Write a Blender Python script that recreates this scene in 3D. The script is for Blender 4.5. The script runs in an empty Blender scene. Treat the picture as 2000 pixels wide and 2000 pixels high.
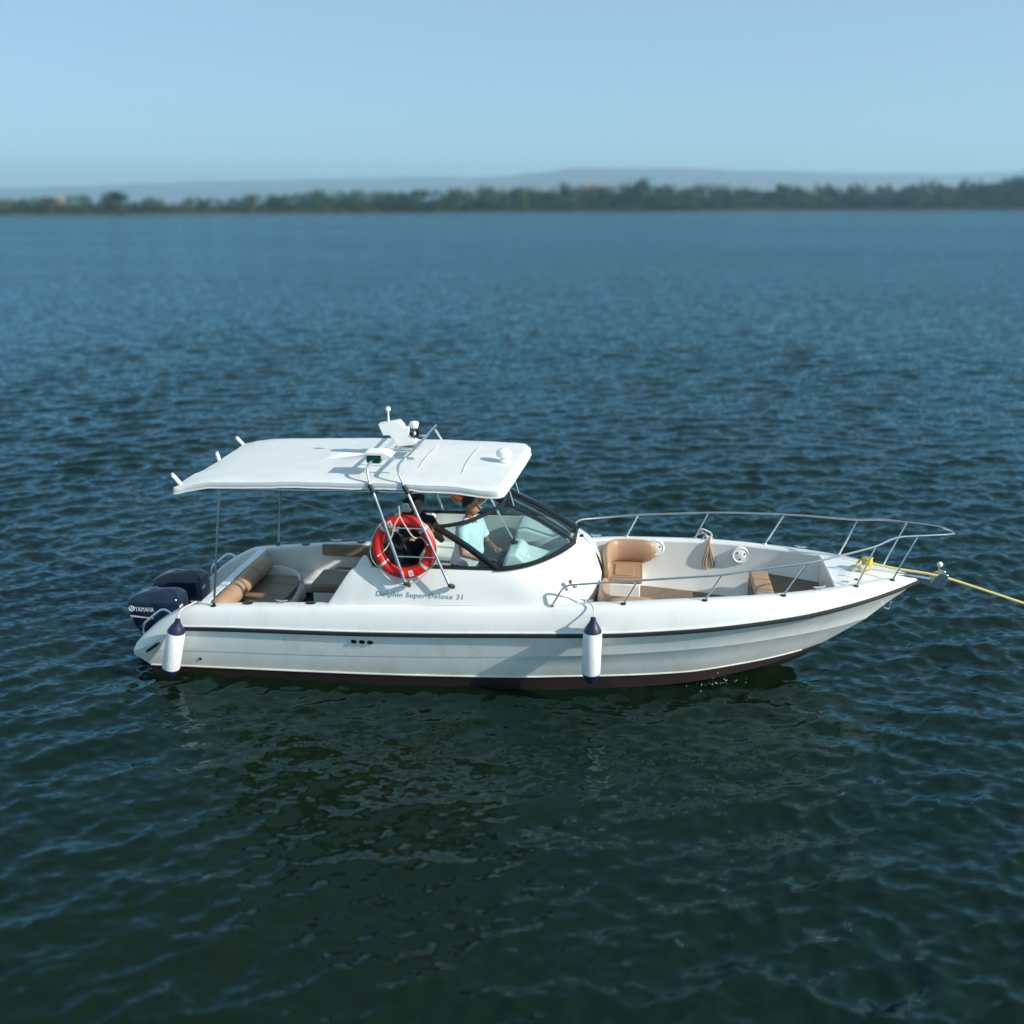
import bpy, bmesh, math, random
import numpy as np
from mathutils import Vector, Matrix, noise as mnoise
R = math.radians
scene = bpy.context.scene
col = scene.collection

# ------------------------------------------------------------------ camera
CAM_H, PITCH, ROLL = 5.6, R(16.7), R(-0.2)
fw = Vector((0, math.cos(PITCH), -math.sin(PITCH)))
rt0 = Vector((1, 0, 0)); up0 = rt0.cross(fw)
rt = rt0 * math.cos(ROLL) + up0 * math.sin(ROLL)
up = -rt0 * math.sin(ROLL) + up0 * math.cos(ROLL)
cd = bpy.data.cameras.new('camera'); cam = bpy.data.objects.new('camera', cd); col.objects.link(cam)
cam.matrix_world = Matrix(((rt.x, up.x, -fw.x, 0), (rt.y, up.y, -fw.y, 0), (rt.z, up.z, -fw.z, CAM_H), (0, 0, 0, 1)))
cd.sensor_width = 36; cd.sensor_height = 36; cd.lens = 36
cd.clip_start = 0.1; cd.clip_end = 20000
cd.dof.use_dof = True; cd.dof.focus_distance = 12.6; cd.dof.aperture_fstop = 0.42
scene.camera = cam

# ------------------------------------------------------------------ sky, sun, exposure
SUN_EL, SUN_AZ = R(29), R(-26)               # azimuth from +X, negative = towards the camera side
world = bpy.data.worlds.new('World'); scene.world = world; world.use_nodes = True
wn = world.node_tree.nodes; wl = world.node_tree.links
bg = wn['Background']
sky = wn.new('ShaderNodeTexSky'); sky.sky_type = 'NISHITA'; sky.sun_disc = False
sky.sun_elevation = SUN_EL; sky.sun_rotation = R(90) - SUN_AZ
sky.altitude = 0; sky.air_density = 0.75; sky.dust_density = 0.0; sky.ozone_density = 3.0
tint = wn.new('ShaderNodeMixRGB'); tint.blend_type = 'MULTIPLY'; tint.inputs[0].default_value = 1.0; tint.inputs[2].default_value = (0.74, 0.88, 0.88, 1)
wl.new(sky.outputs[0], tint.inputs[1]); veil = wn.new('ShaderNodeMixRGB'); veil.inputs[0].default_value = 0.56; veil.inputs[2].default_value = (2.30, 3.40, 3.75, 1)   # even high haze over the whole sky
wl.new(tint.outputs[0], veil.inputs[1]); wl.new(veil.outputs[0], bg.inputs[0]); bg.inputs[1].default_value = 0.125
ld = bpy.data.lights.new('sun', 'SUN'); sun = bpy.data.objects.new('sun', ld); col.objects.link(sun)
ld.energy = 4.0; ld.angle = R(1.0); ld.color = (1.0, 0.94, 0.84)
to_sun = Vector((math.cos(SUN_EL) * math.cos(SUN_AZ), math.cos(SUN_EL) * math.sin(SUN_AZ), math.sin(SUN_EL)))
sun.rotation_euler = to_sun.to_track_quat('Z', 'Y').to_euler()
scene.view_settings.view_transform = 'Standard'; scene.view_settings.look = 'None'
scene.view_settings.exposure = 0.55; scene.view_settings.gamma = 1.0
scene.cycles.use_denoising = True
scene.cycles.max_bounces = 8; scene.cycles.transparent_max_bounces = 12
scene.cycles.volume_bounces = 1
scene.cycles.caustics_reflective = True; scene.cycles.blur_glossy = 1.0; scene.cycles.caustics_refractive = False
scene.cycles.sample_clamp_indirect = 4.0

# ------------------------------------------------------------------ material helpers
def lk(m, a, b): m.node_tree.links.new(a, b)
def mat(name, color, rough=0.4, metal=0.0, var=0.06, vscale=6.0, bump=0.0, bscale=60.0, coat=0.0, spec=0.5, dirt=None, stretch=(1, 1, 1)):
    m = bpy.data.materials.new(name); m.use_nodes = True
    n = m.node_tree.nodes; p = n['Principled BSDF']
    p.inputs['Roughness'].default_value = rough; p.inputs['Metallic'].default_value = metal
    p.inputs['Coat Weight'].default_value = coat; p.inputs['Coat Roughness'].default_value = 0.08
    p.inputs['Specular IOR Level'].default_value = spec
    tc = n.new('ShaderNodeTexCoord'); mp = n.new('ShaderNodeMapping'); mp.inputs['Scale'].default_value = stretch
    lk(m, tc.outputs['Object'], mp.inputs['Vector'])
    nz = n.new('ShaderNodeTexNoise'); nz.inputs['Scale'].default_value = vscale; nz.inputs['Detail'].default_value = 6
    lk(m, mp.outputs[0], nz.inputs['Vector'])
    rp = n.new('ShaderNodeValToRGB'); c = np.array(color)
    rp.color_ramp.elements[0].position = 0.3; rp.color_ramp.elements[1].position = 0.7
    rp.color_ramp.elements[0].color = (*np.clip(c * (1 - var), 0, 1), 1); rp.color_ramp.elements[1].color = (*np.clip(c * (1 + var), 0, 1), 1)
    lk(m, nz.outputs['Fac'], rp.inputs[0]); out = rp.outputs[0]
    if dirt:
        dcol, amount, sc, st = dirt
        mp2 = n.new('ShaderNodeMapping'); mp2.inputs['Scale'].default_value = st; lk(m, tc.outputs['Object'], mp2.inputs['Vector'])
        n2 = n.new('ShaderNodeTexNoise'); n2.inputs['Scale'].default_value = sc; n2.inputs['Detail'].default_value = 8; n2.inputs['Roughness'].default_value = 0.7
        lk(m, mp2.outputs[0], n2.inputs['Vector'])
        r2 = n.new('ShaderNodeValToRGB'); r2.color_ramp.elements[0].position = 0.5; r2.color_ramp.elements[1].position = 0.8
        r2.color_ramp.elements[0].color = (0, 0, 0, 1); r2.color_ramp.elements[1].color = (amount,) * 3 + (1,)
        lk(m, n2.outputs['Fac'], r2.inputs[0])
        mx = n.new('ShaderNodeMixRGB'); lk(m, r2.outputs[0], mx.inputs[0]); lk(m, out, mx.inputs[1]); mx.inputs[2].default_value = (*dcol, 1)
        out = mx.outputs[0]
    lk(m, out, p.inputs['Base Color'])
    if bump:
        nb = n.new('ShaderNodeTexNoise'); nb.inputs['Scale'].default_value = bscale; nb.inputs['Detail'].default_value = 5
        lk(m, mp.outputs[0], nb.inputs['Vector'])
        b = n.new('ShaderNodeBump'); b.inputs['Strength'].default_value = bump; b.inputs['Distance'].default_value = 0.02
        lk(m, nb.outputs['Fac'], b.inputs['Height']); lk(m, b.outputs[0], p.inputs['Normal'])
    return m
def stain(m, col_, z0, z1, amount, sc=2.5):
    """brown waterline staining on the hull, broken by noise"""
    n = m.node_tree.nodes; p = n['Principled BSDF']; src = p.inputs['Base Color'].links[0].from_socket
    tc = n.new('ShaderNodeTexCoord'); sx = n.new('ShaderNodeSeparateXYZ'); lk(m, tc.outputs['Object'], sx.inputs[0])
    mp = n.new('ShaderNodeMapping'); mp.inputs['Scale'].default_value = (1, 1, 0.3); lk(m, tc.outputs['Object'], mp.inputs['Vector'])
    nz = n.new('ShaderNodeTexNoise'); nz.inputs['Scale'].default_value = sc; nz.inputs['Detail'].default_value = 7; lk(m, mp.outputs[0], nz.inputs['Vector'])
    mr = n.new('ShaderNodeMapRange'); mr.inputs['From Min'].default_value = z0; mr.inputs['From Max'].default_value = z1; mr.inputs['To Min'].default_value = 0; mr.inputs['To Max'].default_value = 1
    lk(m, sx.outputs['Z'], mr.inputs['Value'])
    mu = n.new('ShaderNodeMath'); mu.operation = 'MULTIPLY'; lk(m, mr.outputs[0], mu.inputs[0]); lk(m, nz.outputs['Fac'], mu.inputs[1])
    m2 = n.new('ShaderNodeMath'); m2.operation = 'MULTIPLY'; lk(m, mu.outputs[0], m2.inputs[0]); m2.inputs[1].default_value = amount; m2.use_clamp = True
    mx = n.new('ShaderNodeMixRGB'); lk(m, m2.outputs[0], mx.inputs[0]); lk(m, src, mx.inputs[1]); mx.inputs[2].default_value = (*col_, 1); lk(m, mx.outputs[0], p.inputs['Base Color'])
GRIME = (0.36, 0.33, 0.26)
M = {
 'gel': mat('white_gelcoat', (0.80, 0.80, 0.78), 0.28, var=0.025, vscale=1.5, coat=0.3, dirt=(GRIME, 0.30, 3.0, (1, 1, 0.4))),
 'hull': mat('hull_gelcoat', (0.85, 0.85, 0.82), 0.30, var=0.05, vscale=1.2, coat=0.3, dirt=(GRIME, 0.32, 5.0, (1.2, 1, 0.6)), stretch=(1, 1, 0.7)),
 'liner': mat('liner_gelcoat', (0.76, 0.76, 0.73), 0.4, var=0.03, vscale=2, dirt=(GRIME, 0.35, 4.0, (1, 1, 0.5))),
 'anti': mat('red_antifouling', (0.013, 0.0036, 0.0036), 0.65, var=0.4, vscale=5, dirt=((0.02, 0.012, 0.006), 0.6, 6.0, (1, 1, 1))),
 'rubber': mat('black_rubber', (0.008, 0.008, 0.009), 0.65, var=0.2, dirt=((0.05, 0.05, 0.05), 0.3, 8, (1, 1, 1))),
 'canvas': mat('white_canvas', (0.70, 0.715, 0.715), 0.6, var=0.03, vscale=3, bump=0.25, bscale=5, dirt=((0.5, 0.5, 0.46), 0.35, 2.5, (1, 1, 1))),
 'steel': mat('stainless_steel', (0.72, 0.72, 0.72), 0.22, metal=1.0, var=0.08, vscale=20),
 'white': mat('white_plastic', (0.80, 0.80, 0.78), 0.4, var=0.03),
 'tan': mat('tan_vinyl', (0.40, 0.245, 0.150), 0.45, var=0.10, vscale=5, bump=0.15, bscale=14, dirt=((0.3, 0.2, 0.13), 0.4, 5, (1, 1, 1))),
 'brown': mat('brown_vinyl', (0.22, 0.17, 0.12), 0.5, var=0.12, vscale=5, bump=0.15, bscale=14),
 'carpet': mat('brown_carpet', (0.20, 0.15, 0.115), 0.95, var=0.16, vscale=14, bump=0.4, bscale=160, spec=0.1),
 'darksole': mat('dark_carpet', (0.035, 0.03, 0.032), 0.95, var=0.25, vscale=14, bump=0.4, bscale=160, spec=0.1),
 'navy': mat('navy_cowling', (0.0045, 0.012, 0.036), 0.22, var=0.15, coat=0.4, dirt=((0.06, 0.07, 0.09), 0.35, 6, (1, 1, 1))),
 'fnavy': mat('navy_vinyl', (0.012, 0.016, 0.05), 0.4, var=0.15),
 'fwhite': mat('fender_vinyl', (0.80, 0.80, 0.79), 0.38, var=0.03, dirt=((0.45, 0.45, 0.42), 0.4, 7, (1, 1, 0.5))),
 'matte': mat('matte_black', (0.006, 0.006, 0.007), 0.9, var=0.2, spec=0.1),
 'frame': mat('black_frame', (0.010, 0.011, 0.013), 0.28, var=0.2),
 'blackpl': mat('black_plastic', (0.012, 0.013, 0.016), 0.35, var=0.2),
 'red': mat('lifebuoy_red', (0.64, 0.012, 0.007), 0.38, var=0.10, vscale=7, dirt=((0.3, 0.03, 0.02), 0.4, 8, (1, 1, 1))),
 'orange': mat('lifebuoy_orange', (0.72, 0.11, 0.03), 0.4, var=0.1),
 'tape': mat('reflective_tape', (0.60, 0.50, 0.47), 0.3, var=0.1, vscale=30),
 'sticker': mat('white_sticker', (0.8, 0.62, 0.6), 0.4, var=0.05),
 'mark': mat('sticker_mark', (0.75, 0.35, 0.33), 0.4, var=0.05),
 'ropew': mat('white_rope', (0.66, 0.60, 0.52), 0.85, var=0.15, vscale=60, bump=0.6, bscale=120),
 'ropet': mat('tan_rope', (0.47, 0.33, 0.22), 0.9, var=0.25, vscale=50, bump=0.6, bscale=120),
 'ropey': mat('yellow_rope', (0.72, 0.56, 0.20), 0.85, var=0.18, vscale=50, bump=0.6, bscale=120),
 'yellow': mat('yellow_webbing', (0.75, 0.47, 0.02), 0.7, var=0.2, vscale=20),
 'green': mat('green_lens', (0.0, 0.05, 0.035), 0.12, var=0.1),
 'letter': mat('grey_lettering', (0.20, 0.25, 0.29), 0.4, var=0.15, vscale=20),
 'eletter': mat('silver_lettering', (0.62, 0.66, 0.72), 0.35, var=0.08, vscale=20),
 'redline': mat('cowl_stripe', (0.55, 0.42, 0.46), 0.35, var=0.1),
 'skin': mat('skin', (0.33, 0.165, 0.10), 0.5, var=0.1, vscale=10),
 'hair': mat('black_hair', (0.010, 0.008, 0.007), 0.6, var=0.3, bump=0.5, bscale=90),
 'shirtb': mat('light_blue_shirt', (0.68, 0.74, 0.78), 0.8, var=0.06, bump=0.3, bscale=14),
 'shirtk': mat('black_shirt', (0.010, 0.010, 0.012), 0.8, var=0.2, bump=0.3, bscale=14),
 'trous': mat('dark_trousers', (0.015, 0.02, 0.04), 0.85, var=0.2, bump=0.3, bscale=14),
 'eye': mat('eye_dark', (0.02, 0.015, 0.012), 0.3, var=0.1),
 'rust': mat('rust_fitting', (0.25, 0.16, 0.09), 0.5, metal=0.4, var=0.4, vscale=30),
}
stain(M['hull'], (0.30, 0.26, 0.16), 0.40, 0.08, 0.9)
def glass(name, tint, gloss=0.03):
    m = bpy.data.materials.new(name); m.use_nodes = True; n = m.node_tree.nodes
    n.remove(n['Principled BSDF']); o = n['Material Output']
    t = n.new('ShaderNodeBsdfTransparent'); g = n.new('ShaderNodeBsdfGlossy'); mx = n.new('ShaderNodeMixShader')
    g.inputs['Roughness'].default_value = gloss
    f = n.new('ShaderNodeFresnel'); f.inputs['IOR'].default_value = 1.45
    nz = n.new('ShaderNodeTexNoise'); nz.inputs['Scale'].default_value = 3
    rp = n.new('ShaderNodeValToRGB'); rp.color_ramp.elements[0].color = (*[c * 0.97 for c in tint], 1); rp.color_ramp.elements[1].color = (*tint, 1)
    gb = n.new('ShaderNodeNewGeometry'); mr = n.new('ShaderNodeMapRange'); mr.inputs['To Min'].default_value = 1.45; mr.inputs['To Max'].default_value = 1 / 1.45
    lk(m, gb.outputs['Backfacing'], mr.inputs['Value']); lk(m, mr.outputs[0], f.inputs['IOR'])
    lk(m, nz.outputs['Fac'], rp.inputs[0]); lk(m, rp.outputs[0], t.inputs['Color'])
    lk(m, f.outputs[0], mx.inputs[0]); lk(m, t.outputs[0], mx.inputs[1]); lk(m, g.outputs[0], mx.inputs[2]); lk(m, mx.outputs[0], o.inputs['Surface'])
    return m
M['glass'] = glass('teal_tinted_glass', (0.86, 0.96, 0.95))
M['glassd'] = glass('port_tinted_glass', (0.85, 0.94, 0.93))

# ------------------------------------------------------------------ geometry helpers
def crm(pts, t):
    """Catmull-Rom through pts (n,k) at parameters t in [0, n-1]."""
    p = np.asarray(pts, float); n = len(p); t = np.clip(np.asarray(t, float), 0, n - 1 - 1e-9)
    i = t.astype(int); u = (t - i)[:, None]
    g = lambda k: p[np.clip(k, 0, n - 1)]
    p0, p1, p2, p3 = g(i - 1), g(i), g(i + 1), g(i + 2)
    return 0.5 * (2 * p1 + (p2 - p0) * u + (2 * p0 - 5 * p1 + 4 * p2 - p3) * u ** 2 + (3 * p1 - p0 - 3 * p2 + p3) * u ** 3)
def spl(xs, ys):
    xs = np.asarray(xs, float); ys = np.asarray(ys, float)
    d = np.diff(ys) / np.diff(xs); m = np.empty(len(xs)); m[0] = d[0]; m[-1] = d[-1]
    m[1:-1] = np.where(d[:-1] * d[1:] > 0, 2 * d[:-1] * d[1:] / (d[:-1] + d[1:] + 1e-12), 0)
    def f(x):
        x = np.clip(np.asarray(x, float), xs[0], xs[-1]); i = np.clip(np.searchsorted(xs, x, 'right') - 1, 0, len(xs) - 2)
        h = xs[i + 1] - xs[i]; t = (x - xs[i]) / h
        return (2*t**3-3*t**2+1)*ys[i] + (t**3-2*t**2+t)*h*m[i] + (-2*t**3+3*t**2)*ys[i+1] + (t**3-t**2)*h*m[i+1]
    return f
def fillet(path, r=0.06, n=5):
    P = [Vector(p) for p in path]; out = [P[0]]
    for a, b, c in zip(P, P[1:], P[2:]):
        d1 = min(r, (a - b).length * 0.45); d2 = min(r, (c - b).length * 0.45)
        s = b + (a - b).normalized() * d1; e = b + (c - b).normalized() * d2
        for k in range(n + 1):
            t = k / n; out.append(s * (1 - t) ** 2 + b * 2 * t * (1 - t) + e * t * t)
    out.append(P[-1]); return out
class MB:
    def __init__(s): s.v = []; s.f = []
    def add(s, v, f):
        o = len(s.v); s.v += [tuple(p) for p in v]; s.f += [tuple(i + o for i in q) for q in f]; return s
    def box(s, a, b, rot=None):
        (x0, y0, z0), (x1, y1, z1) = a, b
        v = [Vector(p) for p in ((x0,y0,z0),(x1,y0,z0),(x1,y1,z0),(x0,y1,z0),(x0,y0,z1),(x1,y0,z1),(x1,y1,z1),(x0,y1,z1))]
        if rot is not None:
            c = sum(v, Vector()) / 8; v = [c + rot @ (p - c) for p in v]
        return s.add(v, [(0,3,2,1),(4,5,6,7),(0,1,5,4),(1,2,6,5),(2,3,7,6),(3,0,4,7)])
    def prism(s, poly, axis, a, b):
        """poly in the plane perpendicular to axis (xz for 'y', xy for 'z', yz for 'x'), extruded from a to b."""
        mk = {'y': lambda p, h: (p[0], h, p[1]), 'z': lambda p, h: (p[0], p[1], h), 'x': lambda p, h: (h, p[0], p[1])}[axis]
        n = len(poly); v = [mk(p, a) for p in poly] + [mk(p, b) for p in poly]
        return s.add(v, [tuple(range(n))[::-1], tuple(range(n, 2 * n))] + [(i, (i+1) % n, n + (i+1) % n, n + i) for i in range(n)])
    def tube(s, path, r, seg=10, cap=True, squash=None):
        P = [Vector(p) for p in path]; n = len(P); rr = r if hasattr(r, '__len__') else [r] * n
        T = [(P[min(i+1, n-1)] - P[max(i-1, 0)]).normalized() for i in range(n)]
        ref = Vector((0, 0, 1)) if abs(T[0].z) < 0.9 else Vector((1, 0, 0))
        N = (ref - T[0] * ref.dot(T[0])).normalized(); V = []
        for i in range(n):
            N = N - T[i] * N.dot(T[i])
            N = N.normalized() if N.length > 1e-6 else T[i].orthogonal().normalized()
            B = T[i].cross(N); a, b = squash or (1, 1)
            for k in range(seg):
                w = 2 * math.pi * k / seg; V.append(P[i] + (N * math.cos(w) * a + B * math.sin(w) * b) * rr[i])
        F = [(i*seg+k, i*seg+(k+1) % seg, (i+1)*seg+(k+1) % seg, (i+1)*seg+k) for i in range(n-1) for k in range(seg)]
        if cap: F += [tuple(range(seg))[::-1], tuple(range((n-1)*seg, n*seg))]
        return s.add(V, F)
    def limb(s, path, radii, seg=14, squash=None):
        """tapered limb with round ends"""
        P = [Vector(p) for p in path]; rs = list(radii)
        d0 = (P[0] - P[1]).normalized(); d1 = (P[-1] - P[-2]).normalized()
        pre = [(P[0] + d0 * rs[0] * k, rs[0] * math.sqrt(max(1 - k*k, 0.01))) for k in (0.97, 0.8, 0.5)]
        post = [(P[-1] + d1 * rs[-1] * k, rs[-1] * math.sqrt(max(1 - k*k, 0.01))) for k in (0.5, 0.8, 0.97)]
        return s.tube([p for p, _ in pre] + P + [p for p, _ in post], [q for _, q in pre] + rs + [q for _, q in post], seg, squash=squash)
    def lathe(s, prof, c=(0,0,0), axis=(0,0,1), seg=24, sx=1, sy=1):
        q = Vector((0,0,1)).rotation_difference(Vector(axis).normalized()); c = Vector(c); V = []
        for r, h in prof:
            for k in range(seg):
                w = 2*math.pi*k/seg; V.append(c + q @ Vector((r*math.cos(w)*sx, r*math.sin(w)*sy, h)))
        n = len(prof); F = [(i*seg+k, i*seg+(k+1)%seg, (i+1)*seg+(k+1)%seg, (i+1)*seg+k) for i in range(n-1) for k in range(seg)]
        F += [tuple(range(seg))[::-1], tuple(range((n-1)*seg, n*seg))]
        return s.add(V, F)
    def ball(s, c, r, n=10, scale=(1,1,1)):
        prof = [(max(r*math.sin(math.pi*k/n), 1e-4), -r*math.cos(math.pi*k/n)) for k in range(n+1)]
        V0 = len(s.v); s.lathe(prof, (0,0,0), (0,0,1), 2*n)
        for i in range(V0, len(s.v)):
            p = s.v[i]; s.v[i] = (c[0]+p[0]*scale[0], c[1]+p[1]*scale[1], c[2]+p[2]*scale[2])
        return s
    def grid(s, rows, closed=False):
        n = len(rows); m = len(rows[0]); V = [p for r in rows for p in r]
        mm = m if closed else m - 1
        return s.add(V, [(i*m+k, i*m+(k+1) % m, (i+1)*m+(k+1) % m, (i+1)*m+k) for i in range(n-1) for k in range(mm)])
    def mesh(s, name, origin=(0,0,0), smooth=35, merge=False):
        me = bpy.data.meshes.new(name); o = Vector(origin)
        me.from_pydata([tuple(Vector(p) - o) for p in s.v], [], s.f)
        bm = bmesh.new(); bm.from_mesh(me)
        if merge: bmesh.ops.remove_doubles(bm, verts=bm.verts, dist=0.0006)
        bmesh.ops.recalc_face_normals(bm, faces=bm.faces); bm.to_mesh(me); bm.free()
        if smooth is not None:
            me.shade_smooth(); me.set_sharp_from_angle(angle=R(smooth))
        return me
    def build(s, name, m, parent=None, origin=(0,0,0), smooth=35, bevel=0.0, seg=2, merge=False, solid=0.0, label=None, sub=0):
        o = bpy.data.objects.new(name, s.mesh(name, origin, smooth, merge)); col.objects.link(o)
        if m is not None: o.data.materials.append(M[m] if isinstance(m, str) else m)
        if parent is not None: o.parent = parent
        if solid:
            md = o.modifiers.new('solid', 'SOLIDIFY'); md.thickness = solid; md.offset = 0
        if bevel:
            md = o.modifiers.new('bevel', 'BEVEL'); md.width = bevel; md.segments = seg; md.limit_method = 'ANGLE'; md.angle_limit = R(40); md.harden_normals = False
        if sub:
            md = o.modifiers.new('sub', 'SUBSURF'); md.levels = sub; md.render_levels = sub
        if label: o['label'] = label
        return o
def mir(p): return (p[0], -p[1], p[2])
def mirror(path): return [mir(p) for p in path]

# ------------------------------------------------------------------ where the boat floats
YAW = R(-7.0)
EX = Vector((math.cos(YAW), math.sin(YAW), 0)); EY = Vector((-math.sin(YAW), math.cos(YAW), 0))
ORG = Vector((-3.72, 12.77, 0)) - 0.62 * EX
def b2w(p): return ORG + EX * p[0] + EY * p[1] + Vector((0, 0, p[2]))
def tag(o, label, cat, group=None):
    o['label'] = label; o['category'] = cat
    if group: o['group'] = group
    return o
def thing(name, base, label, cat, group=None):
    """Empty at a thing's base, turned with the boat; its parts are given in boat coordinates minus base."""
    e = bpy.data.objects.new(name, None); col.objects.link(e)
    e.location = b2w(base); e.rotation_euler = (0, 0, YAW); e.empty_display_size = 0.1
    return tag(e, label, cat, group)

# ================================================================== WATER
rng = np.random.default_rng(7)
def build_water():
    th_f = np.linspace(-R(43), R(43), 860)
    th = np.concatenate([np.linspace(-math.pi, -R(43), 90)[:-1], th_f, np.linspace(R(43), math.pi, 90)[1:]])[:-1]
    r = [1.2]
    while r[-1] < 9000:
        q = r[-1]; k = 0.03 if q < 4.5 else min(0.0034 * max(1.0, q / 40), 0.06)
        r.append(q * (1 + k))
    r = np.array(r); nt = len(th); nr = len(r)
    RR, TH = np.meshgrid(r, th, indexing='ij')
    X = (RR * np.sin(TH)).astype(np.float32).ravel(); Y = (RR * np.cos(TH)).astype(np.float32).ravel()
    dth = np.gradient(th); sp = np.maximum(np.gradient(r)[:, None], RR * np.abs(dth)[None, :]).astype(np.float32).ravel()
    Z = np.zeros_like(X); DX = np.zeros_like(X); DY = np.zeros_like(X)
    nW = 200
    lam = np.exp(rng.uniform(math.log(0.10), math.log(3.6), nW))
    main = R(-68)                                     # travel direction of the chop
    ang = main + rng.normal(0, R(30), nW) * np.where(lam < 0.6, 1.5, 1.0)
    # slope spectrum: most slope sits between 0.3 and 1.8 m waves
    w = np.exp(-0.5 * ((np.log(lam) - math.log(0.31)) / 1.0) ** 2)
    slope = 0.225 * w / math.sqrt(0.5 * (w ** 2).sum())
    ph = rng.uniform(0, 2 * math.pi, nW)
    # slow patches of calmer and rougher water
    patch = 1.0 + 0.32 * np.sin(X * 0.21 + Y * 0.13 + 1.0) * np.sin(Y * 0.17 - X * 0.08 + 2.2) + 0.2 * np.sin(X * 0.6 - Y * 0.5) * np.sin(X * 0.33 + Y * 0.47 + 0.7)
    # sheltered water close by the boat on the camera side
    dxb = X + 0.2; dyb = Y - 9.4
    lee = 1.0 - 0.30 * np.exp(-(dxb / 4.6) ** 2 - (dyb / 2.2) ** 2)
    patch = (patch * lee).astype(np.float32)
    for i in range(nW):
        k = 2 * math.pi / lam[i]; cx, cy = math.cos(ang[i]), math.sin(ang[i])
        a = slope[i] / k
        fade = np.clip((lam[i] / sp - 2.6) / 3.0, 0, 1).astype(np.float32) * patch
        p = (k * (cx * X + cy * Y) + ph[i]).astype(np.float32)
        Z += a * fade * np.sin(p); c = np.cos(p) * (a * fade * 0.85)
        DX += cx * c; DY += cy * c
    V = np.stack([X + DX, Y + DY, Z], 1)
    idx = np.arange(nr * nt).reshape(nr, nt); nx = np.roll(idx, -1, axis=1)
    F = np.stack([idx[:-1], idx[1:], nx[1:], nx[:-1]], -1).reshape(-1, 4)
    cen = np.array([[0, 0, 0]], np.float32); V = np.concatenate([V, cen]); nv = len(V)
    T = np.stack([idx[0], nx[0], np.full(nt, nv - 1)], -1)
    # orientation: make upward
    me = bpy.data.meshes.new('water')
    me.vertices.add(nv); me.vertices.foreach_set('co', V.astype(np.float32).ravel())
    F = F[:, ::-1]; T = T[:, ::-1]
    loops = np.concatenate([F.ravel(), T.ravel()]).astype(np.int32)
    tot = np.concatenate([np.full(len(F), 4), np.full(len(T), 3)]).astype(np.int32)
    start = np.concatenate([[0], np.cumsum(tot)[:-1]]).astype(np.int32)
    me.loops.add(len(loops)); me.loops.foreach_set('vertex_index', loops)
    me.polygons.add(len(tot)); me.polygons.foreach_set('loop_start', start); me.polygons.foreach_set('loop_total', tot)
    me.update(calc_edges=True); me.validate(); me.shade_smooth()
    if me.polygons[len(F)//2].normal.z < 0: me.flip_normals()
    o = bpy.data.objects.new('water', me); col.objects.link(o); o['kind'] = 'structure'
    m = bpy.data.materials.new('sea_water'); m.use_nodes = True; n = m.node_tree.nodes; p = n['Principled BSDF']
    p.inputs['Roughness'].default_value = 0.05; p.inputs['IOR'].default_value = 1.33; p.inputs['Specular Tint'].default_value = (0.50, 0.88, 1.0, 1)
    geo = n.new('ShaderNodeNewGeometry')
    # murky body colour, drifting slowly from olive to blue green
    nz = n.new('ShaderNodeTexNoise'); nz.inputs['Scale'].default_value = 0.12; nz.inputs['Detail'].default_value = 3; lk(m, geo.outputs['Position'], nz.inputs['Vector'])
    rp = n.new('ShaderNodeValToRGB'); rp.color_ramp.elements[0].position = 0.35; rp.color_ramp.elements[1].position = 0.65
    rp.color_ramp.elements[0].color = (0.0050, 0.0108, 0.0020, 1); rp.color_ramp.elements[1].color = (0.0026, 0.0100, 0.0048, 1)
    lk(m, nz.outputs['Fac'], rp.inputs[0])
    # ripples finer than the mesh: tilt of the normal from noise; amount grows where the mesh waves run out
    ln = n.new('ShaderNodeVectorMath'); ln.operation = 'LENGTH'; lk(m, geo.outputs['Position'], ln.inputs[0])
    def rip(scale, detail, near, far, r0, r1, stretch=(1, 1, 1)):
        mp = n.new('ShaderNodeMapping'); mp.inputs['Scale'].default_value = stretch; mp.inputs['Rotation'].default_value = (0, 0, R(20)); lk(m, geo.outputs['Position'], mp.inputs['Vector'])
        t = n.new('ShaderNodeTexNoise'); t.inputs['Scale'].default_value = scale; t.inputs['Detail'].default_value = detail; lk(m, mp.outputs[0], t.inputs['Vector'])
        s = n.new('ShaderNodeVectorMath'); s.operation = 'SUBTRACT'; lk(m, t.outputs['Color'], s.inputs[0]); s.inputs[1].default_value = (0.5, 0.5, 0.5)
        mr = n.new('ShaderNodeMapRange'); mr.inputs['From Min'].default_value = r0; mr.inputs['From Max'].default_value = r1; mr.inputs['To Min'].default_value = near; mr.inputs['To Max'].default_value = far
        lk(m, ln.outputs['Value'], mr.inputs['Value'])
        c = n.new('ShaderNodeVectorMath'); c.operation = 'SCALE'; lk(m, s.outputs[0], c.inputs[0]); lk(m, mr.outputs[0], c.inputs['Scale'])
        return c.outputs[0]
    a = rip(11.0, 6, 0.78, 1.1, 8, 40, (0.7, 1.2, 1)); b = rip(1.9, 5, 0.12, 1.25, 10, 48, (0.6, 1.3, 1))
    # far out the steep faces of the wind waves all lean the same way, towards -Y
    sb_ = n.new('ShaderNodeSeparateXYZ'); lk(m, b, sb_.inputs[0]); ab = n.new('ShaderNodeMath'); ab.operation = 'ABSOLUTE'; lk(m, sb_.outputs['Y'], ab.inputs[0])
    ng = n.new('ShaderNodeMath'); ng.operation = 'MULTIPLY'; ng.inputs[1].default_value = -1.15; lk(m, ab.outputs[0], ng.inputs[0])
    cb_ = n.new('ShaderNodeCombineXYZ'); lk(m, sb_.outputs['X'], cb_.inputs['X']); lk(m, ng.outputs[0], cb_.inputs['Y']); b = cb_.outputs[0]
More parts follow.
